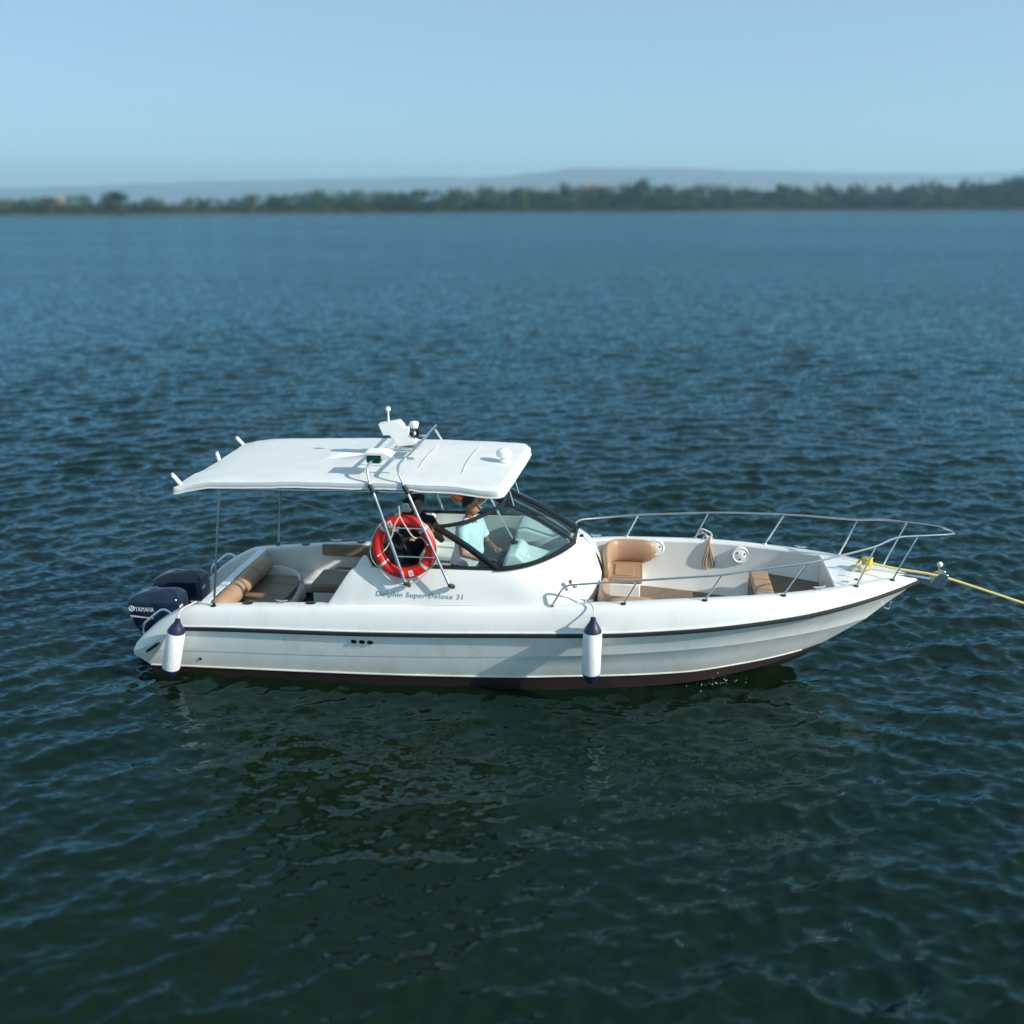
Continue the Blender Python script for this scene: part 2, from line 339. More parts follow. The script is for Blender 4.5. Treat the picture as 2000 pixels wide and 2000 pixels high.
    ad = n.new('ShaderNodeVectorMath'); ad.operation = 'ADD'; lk(m, a, ad.inputs[0]); lk(m, b, ad.inputs[1])
    # wind patches far out
    pt = n.new('ShaderNodeTexNoise'); pt.inputs['Scale'].default_value = 0.018; pt.inputs['Detail'].default_value = 4
    mpt = n.new('ShaderNodeMapping'); mpt.inputs['Scale'].default_value = (0.5, 1.3, 1); lk(m, geo.outputs['Position'], mpt.inputs['Vector']); lk(m, mpt.outputs[0], pt.inputs['Vector'])
    pr = n.new('ShaderNodeMapRange'); pr.inputs['From Min'].default_value = 0.3; pr.inputs['From Max'].default_value = 0.7; pr.inputs['To Min'].default_value = 0.75; pr.inputs['To Max'].default_value = 1.2
    lk(m, pt.outputs['Fac'], pr.inputs['Value'])
    sc = n.new('ShaderNodeVectorMath'); sc.operation = 'SCALE'; lk(m, ad.outputs[0], sc.inputs[0]); lk(m, pr.outputs[0], sc.inputs['Scale'])
    fl = n.new('ShaderNodeVectorMath'); fl.operation = 'MULTIPLY'; lk(m, sc.outputs[0], fl.inputs[0]); fl.inputs[1].default_value = (1, 1, 0)
    a2 = n.new('ShaderNodeVectorMath'); a2.operation = 'ADD'; lk(m, geo.outputs['Normal'], a2.inputs[0]); lk(m, fl.outputs[0], a2.inputs[1])
    no = n.new('ShaderNodeVectorMath'); no.operation = 'NORMALIZE'; lk(m, a2.outputs[0], no.inputs[0]); 
    # reflection and murky body weighed by Fresnel
    fr = n.new('ShaderNodeFresnel'); fr.inputs['IOR'].default_value = 1.365; lk(m, no.outputs[0], fr.inputs['Normal'])
    gs = n.new('ShaderNodeBsdfGlossy'); gs.inputs['Roughness'].default_value = 0.05; gs.inputs['Color'].default_value = (0.53, 0.84, 1.0, 1); lk(m, no.outputs[0], gs.inputs['Normal'])
    df = n.new('ShaderNodeBsdfDiffuse'); lk(m, rp.outputs[0], df.inputs['Color']); lk(m, no.outputs[0], df.inputs['Normal'])
    mx = n.new('ShaderNodeMixShader'); lk(m, fr.outputs[0], mx.inputs[0]); lk(m, df.outputs[0], mx.inputs[1]); lk(m, gs.outputs[0], mx.inputs[2])
    lk(m, mx.outputs[0], n['Material Output'].inputs['Surface']); n.remove(p)
    me.materials.append(m)
build_water()

# ================================================================== THE BOAT
boat = thing('motorboat', (0, 0, 0), 'white open motorboat with canvas hardtop, twin outboards and bow rail', 'boat')
rb = spl([-0.22, 0.6, 2, 4, 5.5, 6.5, 7.0, 7.7, 8.2, 8.6, 9.0, 9.35], [1.20, 1.26, 1.33, 1.38, 1.38, 1.29, 1.215, 1.03, 0.83, 0.62, 0.34, 0.03])
zr = spl([-0.22, 0.0, 0.45, 2.8, 5.33, 6.45, 7.22, 7.87, 8.5, 9.0, 9.35], [0.30, 0.40, 0.665, 0.755, 0.87, 0.935, 1.0, 1.055, 1.125, 1.175, 1.20])
zc = spl([-0.22, -0.19, 0.35, 0.55, 0.75, 2, 4.9, 5.9, 7, 7.7, 8.6, 9.0, 9.35], [0.36, 0.42, 0.84, 0.92, 0.94, 1.03, 1.17, 1.235, 1.28, 1.29, 1.30, 1.28, 1.235])

# ---- hull sides and bottom
def longline(xs, ys, zs):
    fy, fz = spl(xs, ys), spl(xs, zs)
    return lambda u: np.stack([xs[0] + u * (xs[-1] - xs[0]), fy(xs[0] + u * (xs[-1] - xs[0])), fz(xs[0] + u * (xs[-1] - xs[0]))], 1)
xs_r = np.linspace(-0.22, 9.33, 60)
L_rail = longline(xs_r, rb(xs_r), zr(xs_r))
L_knu = longline([-0.22, 0.3, 2.1, 4.0, 5.33, 6.6, 7.3, 7.75, 8.3, 8.79], [1.17, 1.22, 1.25, 1.27, 1.235, 1.08, 0.88, 0.68, 0.36, 0.014], [0.27, 0.335, 0.395, 0.48, 0.555, 0.625, 0.66, 0.675, 0.685, 0.70])
L_chi = longline([-0.05, 2.75, 4.5, 5.33, 6.5, 7.3, 7.9, 8.29], [1.11, 1.14, 1.10, 1.03, 0.80, 0.50, 0.24, 0.013], [0.09, 0.13, 0.165, 0.19, 0.195, 0.225, 0.28, 0.335])
L_kee = longline([0.0, 5.0, 6.5, 7.4, 8.0, 8.27], [0.004] * 6, [-0.42, -0.42, -0.35, -0.16, 0.1, 0.30])
u = 1 - (1 - np.linspace(0, 1, 90)) ** 1.25
Rr, Kn, Ch, Ke = L_rail(u), L_knu(u), L_chi(u), L_kee(u)
_t = (Kn[:, 2] - Ch[:, 2]) / (Rr[:, 2] - Ch[:, 2]); Kn[:, 1] = Ch[:, 1] + (Rr[:, 1] - Ch[:, 1]) * _t + 0.008
def inset(P, dy, dz): Q = P.copy(); Q[:, 1] = np.maximum(Q[:, 1] - dy, 0.006); Q[:, 2] += dz; return Q
midp = (Rr + Kn) / 2; midp[:, 1] -= 0.002 + 0.02 * u ** 3
rows = [Rr, midp, inset(Kn, 0, 0.006), inset(Kn, 0.004, -0.004), inset(Kn, 0.009, -0.008), (inset(Kn, 0.009, -0.008) + Ch) / 2 - np.array([0, 0.0, 0]), Ch]
def strip(mb, rows):
    for sgn in (1, -1):
        mb.grid([[(p[0], sgn * p[1], p[2]) for p in r_] for r_ in rows])
    return mb
hb = strip(MB(), rows)
n = len(rows)
hb.grid([[tuple(r_[0]) for r_ in rows], [mir(r_[0]) for r_ in rows]])           # aft closing face
hb.grid([[tuple(r_[-1]) for r_ in rows], [mir(r_[-1]) for r_ in rows]])         # stem
hull = hb.build('hull', 'hull', boat, smooth=28, merge=True)
Ch2 = Ch.copy(); fd_ = 1 - u ** 7; Ch2[:, 1] = np.maximum(Ch2[:, 1] - 0.03 * fd_, 0.006); Ch2[:, 2] -= 0.19 * fd_
bb = strip(MB(), [Ch, Ch2, (Ch2 * 0.5 + Ke * 0.5) + np.array([0, 0, 0.01]), Ke])
bb.grid([[tuple(p) for p in (Ch[0], Ch2[0], Ke[0])], [mir(p) for p in (Ch[0], Ch2[0], Ke[0])]])
bb.build('bottom', 'anti', boat, smooth=30, merge=True, label='dark red antifouled hull bottom at the waterline')
for sgn in (1, -1):
    pp = [(p[0], sgn * (p[1] + 0.008), p[2] + 0.012) for p in Ch[:-6]]; MB().tube(pp, 0.012, 6).build('chine_strip', 'hull', boat)
# ---- rub rail
rr_mb = MB()
xr = np.concatenate([np.linspace(0.47, 8.4, 60), np.linspace(8.45, 9.34, 20)])
left = [(x, -(float(rb(x)) + 0.012), float(zr(x))) for x in xr]; right = [mir(p) for p in left[::-1]]
rr_mb.tube(left + [(9.375, 0, 1.2)] + right, 0.026, 8, squash=(1.0, 0.7))
rr_mb.build('rub_rail', 'rubber', boat)
for s_ in (-1, 1):
    MB().tube([(x, s_ * (float(rb(x)) + 0.004), float(zr(x)) + 0.034) for x in xr[:-1]], 0.011, 6).build('rail_edge', 'gel', boat)
# ---- gunwale and cockpit liner
X_BOW = 8.27
xd = np.concatenate([[-0.22, -0.205, -0.19, -0.1, 0.05, 0.2, 0.3, 0.38, 0.45, 0.52, 0.6, 0.7], np.linspace(0.9, 7.6, 46), np.linspace(7.7, 9.345, 26)])
def gsec(x):
    r_ = float(rb(x)); z0 = float(zr(x)) + 0.004; z1 = float(zc(x)); k = min(1.0, r_ / 0.42); h = z1 - z0
    return [(r_ + 0.002, z0), (r_ - 0.004 * k, z0 + h * 0.3), (r_ - 0.03 * k, z0 + h * 0.72), (r_ - 0.055 * k, z0 + h * 0.90), (r_ - 0.085 * k, z0 + h * 0.975), (r_ - 0.12 * k, z1), (r_ - 0.20 * k, z1 + 0.004), (r_ - 0.225 * k, z1 - 0.008), (r_ - 0.235 * k, z1 - 0.03)]
gw = MB()
S = [gsec(x) for x in xd]
for sgn in (1, -1):
    gw.grid([[(x, sgn * y, z) for y, z in s_] for x, s_ in zip(xd, S)])
s0 = S[0]
for sgn in (1, -1):
    gw.add([(xd[0], sgn * y, z) for y, z in s0] , [tuple(range(len(s0)))])
gun = gw.build('gunwale', 'gel', boat, smooth=40, merge=True)
fl_z = lambda x: 0.36 if x < 0.5 else (0.45 if x < 2.6 else (0.5 if x < 5.4 else 0.6))
def hull_y(x, z):
    """half-beam of the hull side at x, z (linear between rail and knuckle)"""
    i = np.argmin(abs(Rr[:, 0] - x)); j = np.argmin(abs(Kn[:, 0] - x)); c_ = np.argmin(abs(Ch[:, 0] - x))
    if z > Kn[j, 2]:
        t = (z - Kn[j, 2]) / (Rr[i, 2] - Kn[j, 2]); return Kn[j, 1] * (1 - t) + Rr[i, 1] * t
    t = (z - Ch[c_, 2]) / (Kn[j, 2] - Ch[c_, 2]); return Ch[c_, 1] * (1 - t) + (Kn[j, 1] - .016) * t
def hull_in(x, z, gap):
    return max(0.05, hull_y(x, max(z, 0.36)) - gap)
li = MB(); xi = [x for x in xd if x <= X_BOW] + [X_BOW]
for sgn in (1, -1):
    rows_l = []
    for x in xi:
        r_ = float(rb(x)); k = min(1, r_ / 0.42); z1 = float(zc(x))
        zf = 0.33 if x < 0.5 else 0.42
        rows_l.append([(x, sgn * (r_ - 0.235 * k), z1 - 0.03), (x, sgn * min(r_ - 0.245 * k, hull_in(x, z1 * 0.6 + zf * 0.4, 0.05)), z1 * 0.6 + zf * 0.4), (x, sgn * min(r_ - 0.30 * k, hull_in(x, zf + 0.06, 0.06)), min(zf + 0.06, z1 - 0.035)), (x, sgn * min(r_ - 0.34 * k, hull_in(x, zf, 0.09)), min(zf, z1 - 0.04))])
    li.grid(rows_l)
li.build('cockpit_liner', 'liner', boat, smooth=40, merge=True)
def plan(x0, x1, z, n=20, inset_=0.26):
    xs = np.linspace(x0, x1, n); f = lambda x: min(float(rb(x)) - inset_ * min(1, float(rb(x)) / 0.42), hull_in(x, z, 0.02))
    return [[(x, -f(x), z), (x, f(x), z)] for x in xs]
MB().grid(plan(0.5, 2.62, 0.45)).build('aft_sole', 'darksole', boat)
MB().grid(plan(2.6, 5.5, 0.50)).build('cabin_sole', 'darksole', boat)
MB().grid(plan(5.45, 7.62, 0.60)).build('bow_sole', 'carpet', boat)
MB().box((2.58, -1.05, 0.44), (2.62, 1.05, 0.505)).build('sole_step', 'liner', boat); MB().box((5.42, -1.1, 0.49), (5.46, 1.1, 0.606)).build('sole_step', 'liner', boat)
# foredeck with bulkhead below it
fd = MB(); rows_f = []
for x in [X_BOW] + [x for x in xd if x > X_BOW]:
    r_ = float(rb(x)); k = min(1, r_ / 0.42); y = r_ - 0.225 * k; z = float(zc(x))
    rows_f.append([(x, y * t, z - 0.012 + 0.02 * (1 - t * t)) for t in np.linspace(-1, 1, 11)])
fd.grid(rows_f); _z1 = float(zc(X_BOW)); _zm = _z1 * 0.6 + 0.42 * 0.4
fd.add([p for p in rows_f[0]] + [(X_BOW + 0.004, min(float(rb(X_BOW)) - 0.2, hull_in(X_BOW, _zm, 0.01)), _zm), (X_BOW + 0.004, 0.14, 0.48), (X_BOW + 0.004, -0.14, 0.48), (X_BOW + 0.004, -min(float(rb(X_BOW)) - 0.2, hull_in(X_BOW, _zm, 0.01)), _zm)], [tuple(range(15))])
fd.build('foredeck', 'gel', boat, smooth=30)
MB().tube([(p[0] - 0.005, p[1], p[2] - 0.005) for p in rows_f[0]], 0.018, 8).build('foredeck_lip', 'gel', boat)
# raised bow platform and pad
pf = MB(); xs = np.linspace(7.62, X_BOW + 0.02, 12); f = lambda x: float(rb(x)) - 0.235
pf.grid([[(x, -min(f(x), hull_in(x, 0.93, 0.03)), 0.93), (x, min(f(x), hull_in(x, 0.93, 0.03)), 0.93)] for x in xs]); pf.build('bow_platform', 'carpet', boat)
MB().prism([(-0.60, 0.60), (0.60, 0.60), (0.80, 0.925), (-0.80, 0.925)], 'x', 7.60, 7.625).build('platform_riser', 'liner', boat)
pad = MB().box((7.40, -0.82, 0.93), (7.64, 0.66, 1.02)); pad.build('bow_bolster', 'tan', boat, bevel=0.03, seg=3, label='tan bolster pad lying across the bow cockpit')
MB().prism([(-0.64, 0.60), (0.62, 0.60), (0.62, 0.93), (-0.76, 0.93)], 'x', 7.40, 7.44).build('bolster_shade_riser', 'blackpl', boat)  # black riser: the shade of the recess below the pad, put into its colour
for k_ in (-0.42, -0.05, 0.32): MB().tube([(7.41, k_, 1.022), (7.63, k_, 1.022)], 0.006, 6).build('bolster_seam', 'brown', boat)
# ---- transom, stern platform
MB().prism([(0.36, 0.36), (0.40, 0.36), (0.62, 0.93), (0.745, 0.945), (0.745, 0.90), (0.70, 0.45), (0.36, 0.34)], 'y', -1.03, 1.03).build('transom', 'gel', boat, bevel=0.012)
MB().box((-0.20, -0.99, 0.20), (0.40, 0.99, 0.345)).build('stern_platform', 'gel', boat, bevel=0.015)
# hull slots and fittings
MB().prism([(-0.03, 0.325), (0.0, 0.335), (0.14, 0.435), (0.145, 0.46), (0.115, 0.455), (-0.02, 0.36)], 'y', -1.262, -1.16).build('stern_scupper', 'blackpl', boat)
for x in (2.63, 2.73, 2.83):
    y = -hull_y(x, 0.635) - 0.002
    v_ = MB().lathe([(0.036, -0.02), (0.036, 0.006), (0.026, 0.012), (0.022, 0.002)], (x, y, 0.635), (0, -1, -0.12), 18, sx=1.0, sy=0.72).build('vent', 'matte', boat)
y = -hull_y(0.62, 0.23)
MB().lathe([(0.022, -0.01), (0.022, 0.012), (0.012, 0.014)], (0.62, y, 0.235), (0, -1, 0), 14).build('drain_fitting', 'steel', boat)
be = MB(); be.tube(fillet([(8.98, 0, 0.83), (9.05, 0, 0.80), (9.06, 0, 0.90), (9.07, 0, 0.91)], 0.03), 0.012, 8)
be.box((8.93, -0.02, 0.80), (8.985, 0.02, 0.90)); be.build('bow_eye', 'steel', boat, bevel=0.004)

# ---- cabin coaming: one shell from aft starboard round the front, mirrored to port
T_pts = [(2.30,-1.19,1.055),(2.37,-1.18,1.155),(2.44,-1.17,1.26),(2.51,-1.16,1.365),(2.56,-1.15,1.435),(2.60,-1.145,1.475),(2.68,-1.14,1.495),(2.90,-1.138,1.51),(3.4,-1.13,1.52),(3.9,-1.125,1.52),(4.33,-1.115,1.525),(4.58,-1.06,1.545),(4.79,-0.93,1.57),(4.98,-0.70,1.595),(5.10,-0.48,1.61),(5.17,-0.27,1.61)]
B_pts = [(2.29,-1.195,1.045),(2.35,-1.205,1.05),(2.42,-1.21,1.055),(2.50,-1.215,1.06),(2.58,-1.22,1.06),(2.65,-1.22,1.065),(2.75,-1.222,1.07),(2.90,-1.225,1.075),(3.4,-1.24,1.10),(3.9,-1.25,1.125),(4.4,-1.255,1.145),(4.82,-1.25,1.165),(5.12,-1.19,1.17),(5.34,-1.0,1.05),(5.45,-0.66,0.80),(5.48,-0.27,0.62)]
ss = np.linspace(0, 15, 106); Tc = crm(T_pts, ss); Bc = crm(B_pts, ss)
mid = (Tc + Bc) / 2; tg = np.gradient(mid, axis=0); nrm = np.stack([tg[:, 1], -tg[:, 0]], 1); nrm /= np.linalg.norm(nrm, axis=1)[:, None]
fr = np.clip((ss - 9.5) / 4, 0, 1); hgt = (Tc[:, 2] - Bc[:, 2])
bul = np.clip(hgt, 0, 0.6) * (0.012 + 0.298 * fr ** 1.2)
cab_rows = []
for q in np.linspace(0, 1, 12):
    P = Bc * (1 - q) + Tc * q; off = bul * math.sin(math.pi * q ** 1.15)
    P[:, :2] += nrm * off[:, None]; cab_rows.append(P)
lip = Tc.copy(); lip[:, :2] -= nrm * 0.03; lip[:, 2] += 0.006; cab_rows.append(lip)
lip2 = Tc.copy(); lip2[:, :2] -= nrm * 0.07; lip2[:, 2] -= 0.0; cab_rows.append(lip2)
inn = Bc.copy(); inn[:, :2] -= nrm * 0.10; inn[:, 2] = 0.52; inn[:18, 2] = Bc[:18, 2] - 0.1; cab_rows.append(inn)
def cab_y(x, z):
    A = np.array(cab_rows[:12]); best = None
    zz = [np.interp(x, A[k][:85, 0], A[k][:85, 2]) for k in range(12)]; yy = [np.interp(x, A[k][:85, 0], A[k][:85, 1]) for k in range(12)]
    return float(np.interp(z, zz, yy))
cs = MB(); strip(cs, [np.array([[p[0], p[1], p[2]] for p in r_]) for r_ in cab_rows])
cs.build('cabin_coaming', 'gel', boat, smooth=50, merge=True)
for s_ in (-1, 1):
    MB().add([(4.45, s_ * 0.27, 0.5), (5.46, s_ * 0.27, 0.5), (5.50, s_ * 0.27, 1.05), (5.40, s_ * 0.27, 1.36), (5.17, s_ * 0.27, 1.60), (4.85, s_ * 0.27, 1.50), (4.45, s_ * 0.27, 1.40)], [tuple(range(7))]).build('walkway_wall', 'liner', boat, solid=0.02)
for s_ in (-1, 1): MB().prism([(2.60, 1.44), (2.725, 1.635), (2.745, 1.648), (2.77, 1.645), (2.79, 1.63), (2.875, 1.44)], 'y', s_ * 1.125, s_ * 1.075).build('coaming_fin', 'gel', boat, bevel=0.01)
wd = MB().box((5.06, -0.255, 0.62), (5.09, 0.255, 1.57)); wd.build('walkway_door', 'liner', boat, bevel=0.01)
for s_ in (-1, 1):
    MB().tube([(x, s_ * (abs(float(np.interp(x, Tc[:, 0], Tc[:, 1]))) - 0.02), 1.54) for x in np.linspace(2.88, 4.36, 12)], 0.03, 8, squash=(0.8, 1)).build('coaming_trim', 'frame', boat)

# ---- wrap-around windscreen, raked aft
i0 = int(np.argmin(abs(ss - 10.0)))
wb = Tc[i0:].copy(); wb[:, 2] += 0.02; nn = len(wb); tt = np.linspace(0, 1, nn)
wt = wb.copy(); wt[:, 0] -= 0.73 + 0.14 * tt; wt[:, 1] += 0.06 * (1 - tt) ; wt[:, 2] += 0.475 + 0.0 * tt
for s_, gm in ((1, 'glass'), (-1, 'glassd')):
    F_ = lambda P: [(p[0], s_ * p[1], p[2]) for p in P]
    pane = MB().grid([F_(wb * (1 - q) + wt * q + np.array([0, -0.02 * math.sin(math.pi * q), 0.03 * math.sin(math.pi * q)])) for q in np.linspace(0, 1, 7)])
    pane.build('windscreen_pane', gm, boat, smooth=60, solid=0.006, label='pale teal curved windscreen pane' if s_ == 1 else None)
    MB().tube(F_(wb[::2]), 0.038, 10, squash=(0.8, 1)).build('windscreen_base_frame', 'frame', boat)
    MB().tube(F_(wt[::2]), 0.024, 10).build('windscreen_top_frame', 'frame', boat)
    MB().tube(F_([wb[0], wb[0] * .5 + wt[0] * .5 + np.array([0, -0.02, .03]), wt[0]]), 0.042, 10, squash=(1, .55)).build('windscreen_aft_pillar', 'frame', boat)
    MB().tube(F_([wb[-1], wb[-1] * .5 + wt[-1] * .5 + np.array([0, 0, .03]), wt[-1]]), 0.029 if s_ == 1 else 0.034, 8).build('windscreen_centre_pillar', 'frame', boat)
cw = [np.array([mir(p) for p in []])]
ca, cb, ta, tb = wb[-1], wb[-1] * np.array([1, -1, 1]), wt[-1], wt[-1] * np.array([1, -1, 1])
MB().grid([[tuple(ca * (1 - q) + ta * q + np.array([0, 0, 0.03 * math.sin(math.pi * q)])), tuple(cb * (1 - q) + tb * q + np.array([0, 0, .03 * math.sin(math.pi * q)]))] for q in np.linspace(0, 1, 7)]).build('windscreen_centre_pane', 'glassd', boat, solid=0.006)
MB().tube([tuple(ca), tuple(cb)], 0.022, 8).build('centre_pane_hinge', 'frame', boat)
MB().tube([tuple(ta), tuple(tb)], 0.016, 8).build('centre_pane_top_rail', 'frame', boat)
MB().lathe([(0.014, 0), (0.02, 0.03), (0.016, 0.05)], (5.22, 0.0, 1.62), (1, 0, 0.2), 12).build('centre_pane_latch', 'blackpl', boat)
nl = MB().box((5.16, -1.115, 1.395), (5.20, -1.06, 1.43)); nl.tube([(5.22, -1.13, 1.37), (5.25, -1.10, 1.37)], 0.022, 8)
nl.build('bow_vent_fitting', 'rust', boat, bevel=0.006)

# ---- dashboards, wheel, seats in the cabin
helm = MB().prism([(4.34, 0.5), (4.33, 1.42), (4.42, 1.67), (4.53, 1.685), (4.62, 1.60), (4.90, 1.52), (5.02, 1.50), (5.02, 0.5)], 'y', -0.96, -0.33); helm.build('helm_console', 'gel', boat, bevel=0.03, seg=3)
MB().prism([(4.46, 1.668), (4.535, 1.693), (4.63, 1.612), (4.60, 1.55), (4.5, 1.6)], 'y', -0.80, -0.45).build('instrument_hood', 'white', boat, bevel=0.02)
pc = MB().prism([(4.34, 0.5), (4.33, 1.30), (4.38, 1.56), (4.50, 1.58), (4.80, 1.50), (5.02, 1.50), (5.02, 0.5)], 'y', 0.33, 0.96); pc.build('port_console', 'gel', boat, bevel=0.03, seg=3)
cp = MB().lathe([(0.05, 0), (0.05, 0.02), (0.02, 0.035), (0.014, 0.08), (0.006, 0.09)], (4.46, -0.55, 1.68), (0, 0, 1), 16); cp.build('compass', 'blackpl', boat)
sw = MB(); c0 = Vector((4.27, -0.68, 1.47)); ax = Vector((-0.8, 0, 0.6)).normalized(); e1 = Vector((0, 1, 0)); e2 = ax.cross(e1)
sw.tube([c0 + (e1 * math.cos(a_) + e2 * math.sin(a_)) * 0.17 for a_ in np.linspace(0, 2 * math.pi, 29)], 0.014, 8, cap=False)
for a_ in (0.5, 2.6, 4.7): sw.tube([c0, c0 + (e1 * math.cos(a_) + e2 * math.sin(a_)) * 0.17], 0.010, 6)
sw.tube([c0, c0 - ax * 0.10], 0.022, 8); sw.build('steering_wheel', 'blackpl', boat)
MB().tube([(4.36, -0.88, 1.42), (4.27, -0.88, 1.50), (4.25, -0.88, 1.56)], 0.016, 8).ball((4.25, -0.88, 1.57), 0.026, 6).build('throttle_lever', 'blackpl', boat)
hs = MB().box((3.36, -0.98, 1.06), (3.70, -0.42, 1.20)); hs.build('helm_seat_cushion', 'white', boat, bevel=0.04, seg=3)
MB().prism([(3.30, 1.10), (3.40, 1.10), (3.50, 1.62), (3.42, 1.66), (3.38, 1.62)], 'y', -0.96, -0.44).build('helm_seat_back', 'white', boat, bevel=0.03, seg=3)
MB().box((3.40, -0.92, 0.50), (3.64, -0.50, 1.06)).build('helm_seat_base', 'liner', boat, bevel=0.02)
ks = MB().prism([(2.60, 0.5), (3.16, 0.5), (3.14, 1.40), (3.02, 1.72), (2.88, 1.78), (2.74, 1.62), (2.62, 1.2)], 'y', -0.98, -0.40); ks.build('black_seat_back', 'blackpl', boat, bevel=0.06, seg=4)
ps = MB().box((3.2, 0.42, 0.5), (3.75, 1.0, 1.05)); ps.build('port_seat_base', 'liner', boat, bevel=0.02)
MB().box((3.18, 0.40, 1.05), (3.77, 1.0, 1.16)).build('port_seat_cushion', 'white', boat, bevel=0.04, seg=3)
MB().prism([(3.12, 1.1), (3.24, 1.1), (3.22, 1.55), (3.14, 1.58)], 'y', 0.42, 0.98).build('port_seat_back', 'white', boat, bevel=0.03, seg=3)

# ---- aft cockpit furniture
def rounded_plan(x0, x1, y0, y1, r, n=6):
    out = []
    for cx, cy, a0 in ((x1 - r, y1 - r, 0), (x0 + 0.02, y1 - 0.02, 90), (x0 + 0.02, y0 + 0.02, 180), (x1 - r, y0 + r, 270)):
        rr_ = r if cx == x1 - r else 0.02
        for k in range(n + 1): a_ = R(a0 + 90 * k / n); out.append((cx + rr_ * math.cos(a_), cy + rr_ * math.sin(a_)))
    return out
MB().prism(rounded_plan(0.74, 1.46, -0.99, 0.64, 0.22), 'z', 0.45, 0.64).build('stern_bench_base', 'gel', boat, bevel=0.01)
MB().prism(rounded_plan(0.80, 1.44, -0.97, 0.52, 0.10), 'z', 0.64, 0.735).build('stern_bench_cushion', 'brown', boat, bevel=0.028, seg=3)
_rp = rounded_plan(0.80, 1.44, -0.97, 0.52, 0.10); MB().tube([(p[0], p[1], 0.728) for p in _rp] + [(_rp[0][0], _rp[0][1], 0.728)], 0.008, 6, cap=False).build('cushion_piping', 'tan', boat)
for _y in (-0.6, -0.2, 0.2): MB().tube([(0.98, _y, 0.737), (1.40, _y, 0.737)], 0.005, 5).build('cushion_seam', 'tan', boat)
rl = MB(); ys_ = np.linspace(-0.98, 0.56, 14); rl.limb([(0.86, y, 0.87) for y in ys_], [0.118 + 0.004 * math.sin(7 * y) for y in ys_], 20); rl.build('stern_bolster', 'tan', boat)
for y in (-0.72, 0.1): MB().tube([(0.86 + 0.121 * math.cos(a_), y, 0.87 + 0.121 * math.sin(a_)) for a_ in np.linspace(0, 2 * math.pi, 20)], 0.006, 5, cap=False).build('bolster_piping', 'brown', boat)
arc = [(0.80, 0.60, 0.80), (1.0, 0.66, 0.82), (1.22, 0.62, 0.80), (1.38, 0.48, 0.76), (1.46, 0.2, 0.70), (1.49, -0.2, 0.66), (1.49, -0.7, 0.66)]
ap = crm(arc, np.linspace(0, 6, 40)); aw = MB().grid([[tuple(p) for p in ap], [(p[0], p[1], 0.46) for p in ap]]); aw.build('stern_bench_coaming', 'gel', boat, solid=0.035)
MB().box((1.05, 0.62, 0.45), (2.62, 1.07, 0.62)).build('side_bench', 'gel', boat, bevel=0.02)
MB().box((1.72, 0.63, 0.62), (2.6, 1.05, 0.70)).build('side_bench_cushion', 'brown', boat, bevel=0.025, seg=3)
MB().box((1.54, 1.02, 0.86), (2.66, 1.085, 1.03)).build('side_backrest', 'brown', boat, bevel=0.025, seg=3)
MB().box((1.76, -0.12, 0.45), (2.34, 0.44, 0.76)).build('box_seat', 'gel', boat, bevel=0.015)
MB().box((1.73, -0.14, 0.76), (2.36, 0.46, 0.88)).build('box_seat_cushion', 'brown', boat, bevel=0.03, seg=3)
MB().lathe([(0.03, 0), (0.03, 0.012), (0.02, 0.016)], (1.76, 0.12, 0.70), (-1, 0, 0), 12).build('box_seat_latch', 'blackpl', boat)
# ---- bow seats
def bow_seat(s_):
    Y = lambda a, b: (min(s_ * a, s_ * b), max(s_ * a, s_ * b))
    y0, y1 = Y(0.42, 1.10)
    MB().box((5.52, y0, 0.60), (6.00, y1, 0.84)).build('bow_seat_base', 'liner', boat, bevel=0.015)
    MB().box((5.53, y0, 0.84), (6.03, y1, 0.93)).build('bow_seat_cushion', 'tan', boat, bevel=0.035, seg=3)
    path = [(5.56, 0.40, 1.06), (5.545, 0.62, 1.07), (5.56, 0.90, 1.08), (5.63, 1.04, 1.09), (5.78, 1.085, 1.09), (6.05, 1.075, 1.09)]
    pp = crm(path, np.linspace(0, 5, 24))
    MB().limb([(p[0], s_ * p[1], p[2]) for p in pp], [0.155] * 24, 16, squash=(1.05, 0.42)).build('bow_seat_back', 'tan', boat)
    MB().tube([(5.55, y0 + 0.02, 0.926), (6.012, y0 + 0.02, 0.926), (6.012, y1 - 0.02, 0.926)], 0.008, 6).build('seat_piping', 'brown', boat)
    MB().box((5.66, Y(0.5, 0.95)[0], 0.928), (5.92, Y(0.5, 0.95)[1], 0.945)).build('bow_seat_insert', 'tan', boat, bevel=0.008)
bow_seat(1); bow_seat(-1)
MB().box((5.63, 1.085, 1.155), (5.71, 1.10, 1.185)).build('bow_cup_holder', 'blackpl', boat)
for x in (6.20, 7.31):
    yy = float(rb(x)) - 0.245; o = MB().lathe([(0.115, -0.01), (0.115, 0.012), (0.10, 0.024), (0.085, 0.016), (0.05, 0.022), (0.02, 0.03)], (x, yy, 1.14), (0, -1, 0.02), 28).build('bow_speaker', 'white', boat)
    for a_ in (0.4, 2.5, 4.6): MB().lathe([(0.012, 0.018), (0.012, 0.026), (0.008, 0.028)], (x + 0.055 * math.cos(a_), yy - 0.0, 1.14 + 0.055 * math.sin(a_)), (0, -1, 0), 8).build('speaker_port', 'blackpl', o)

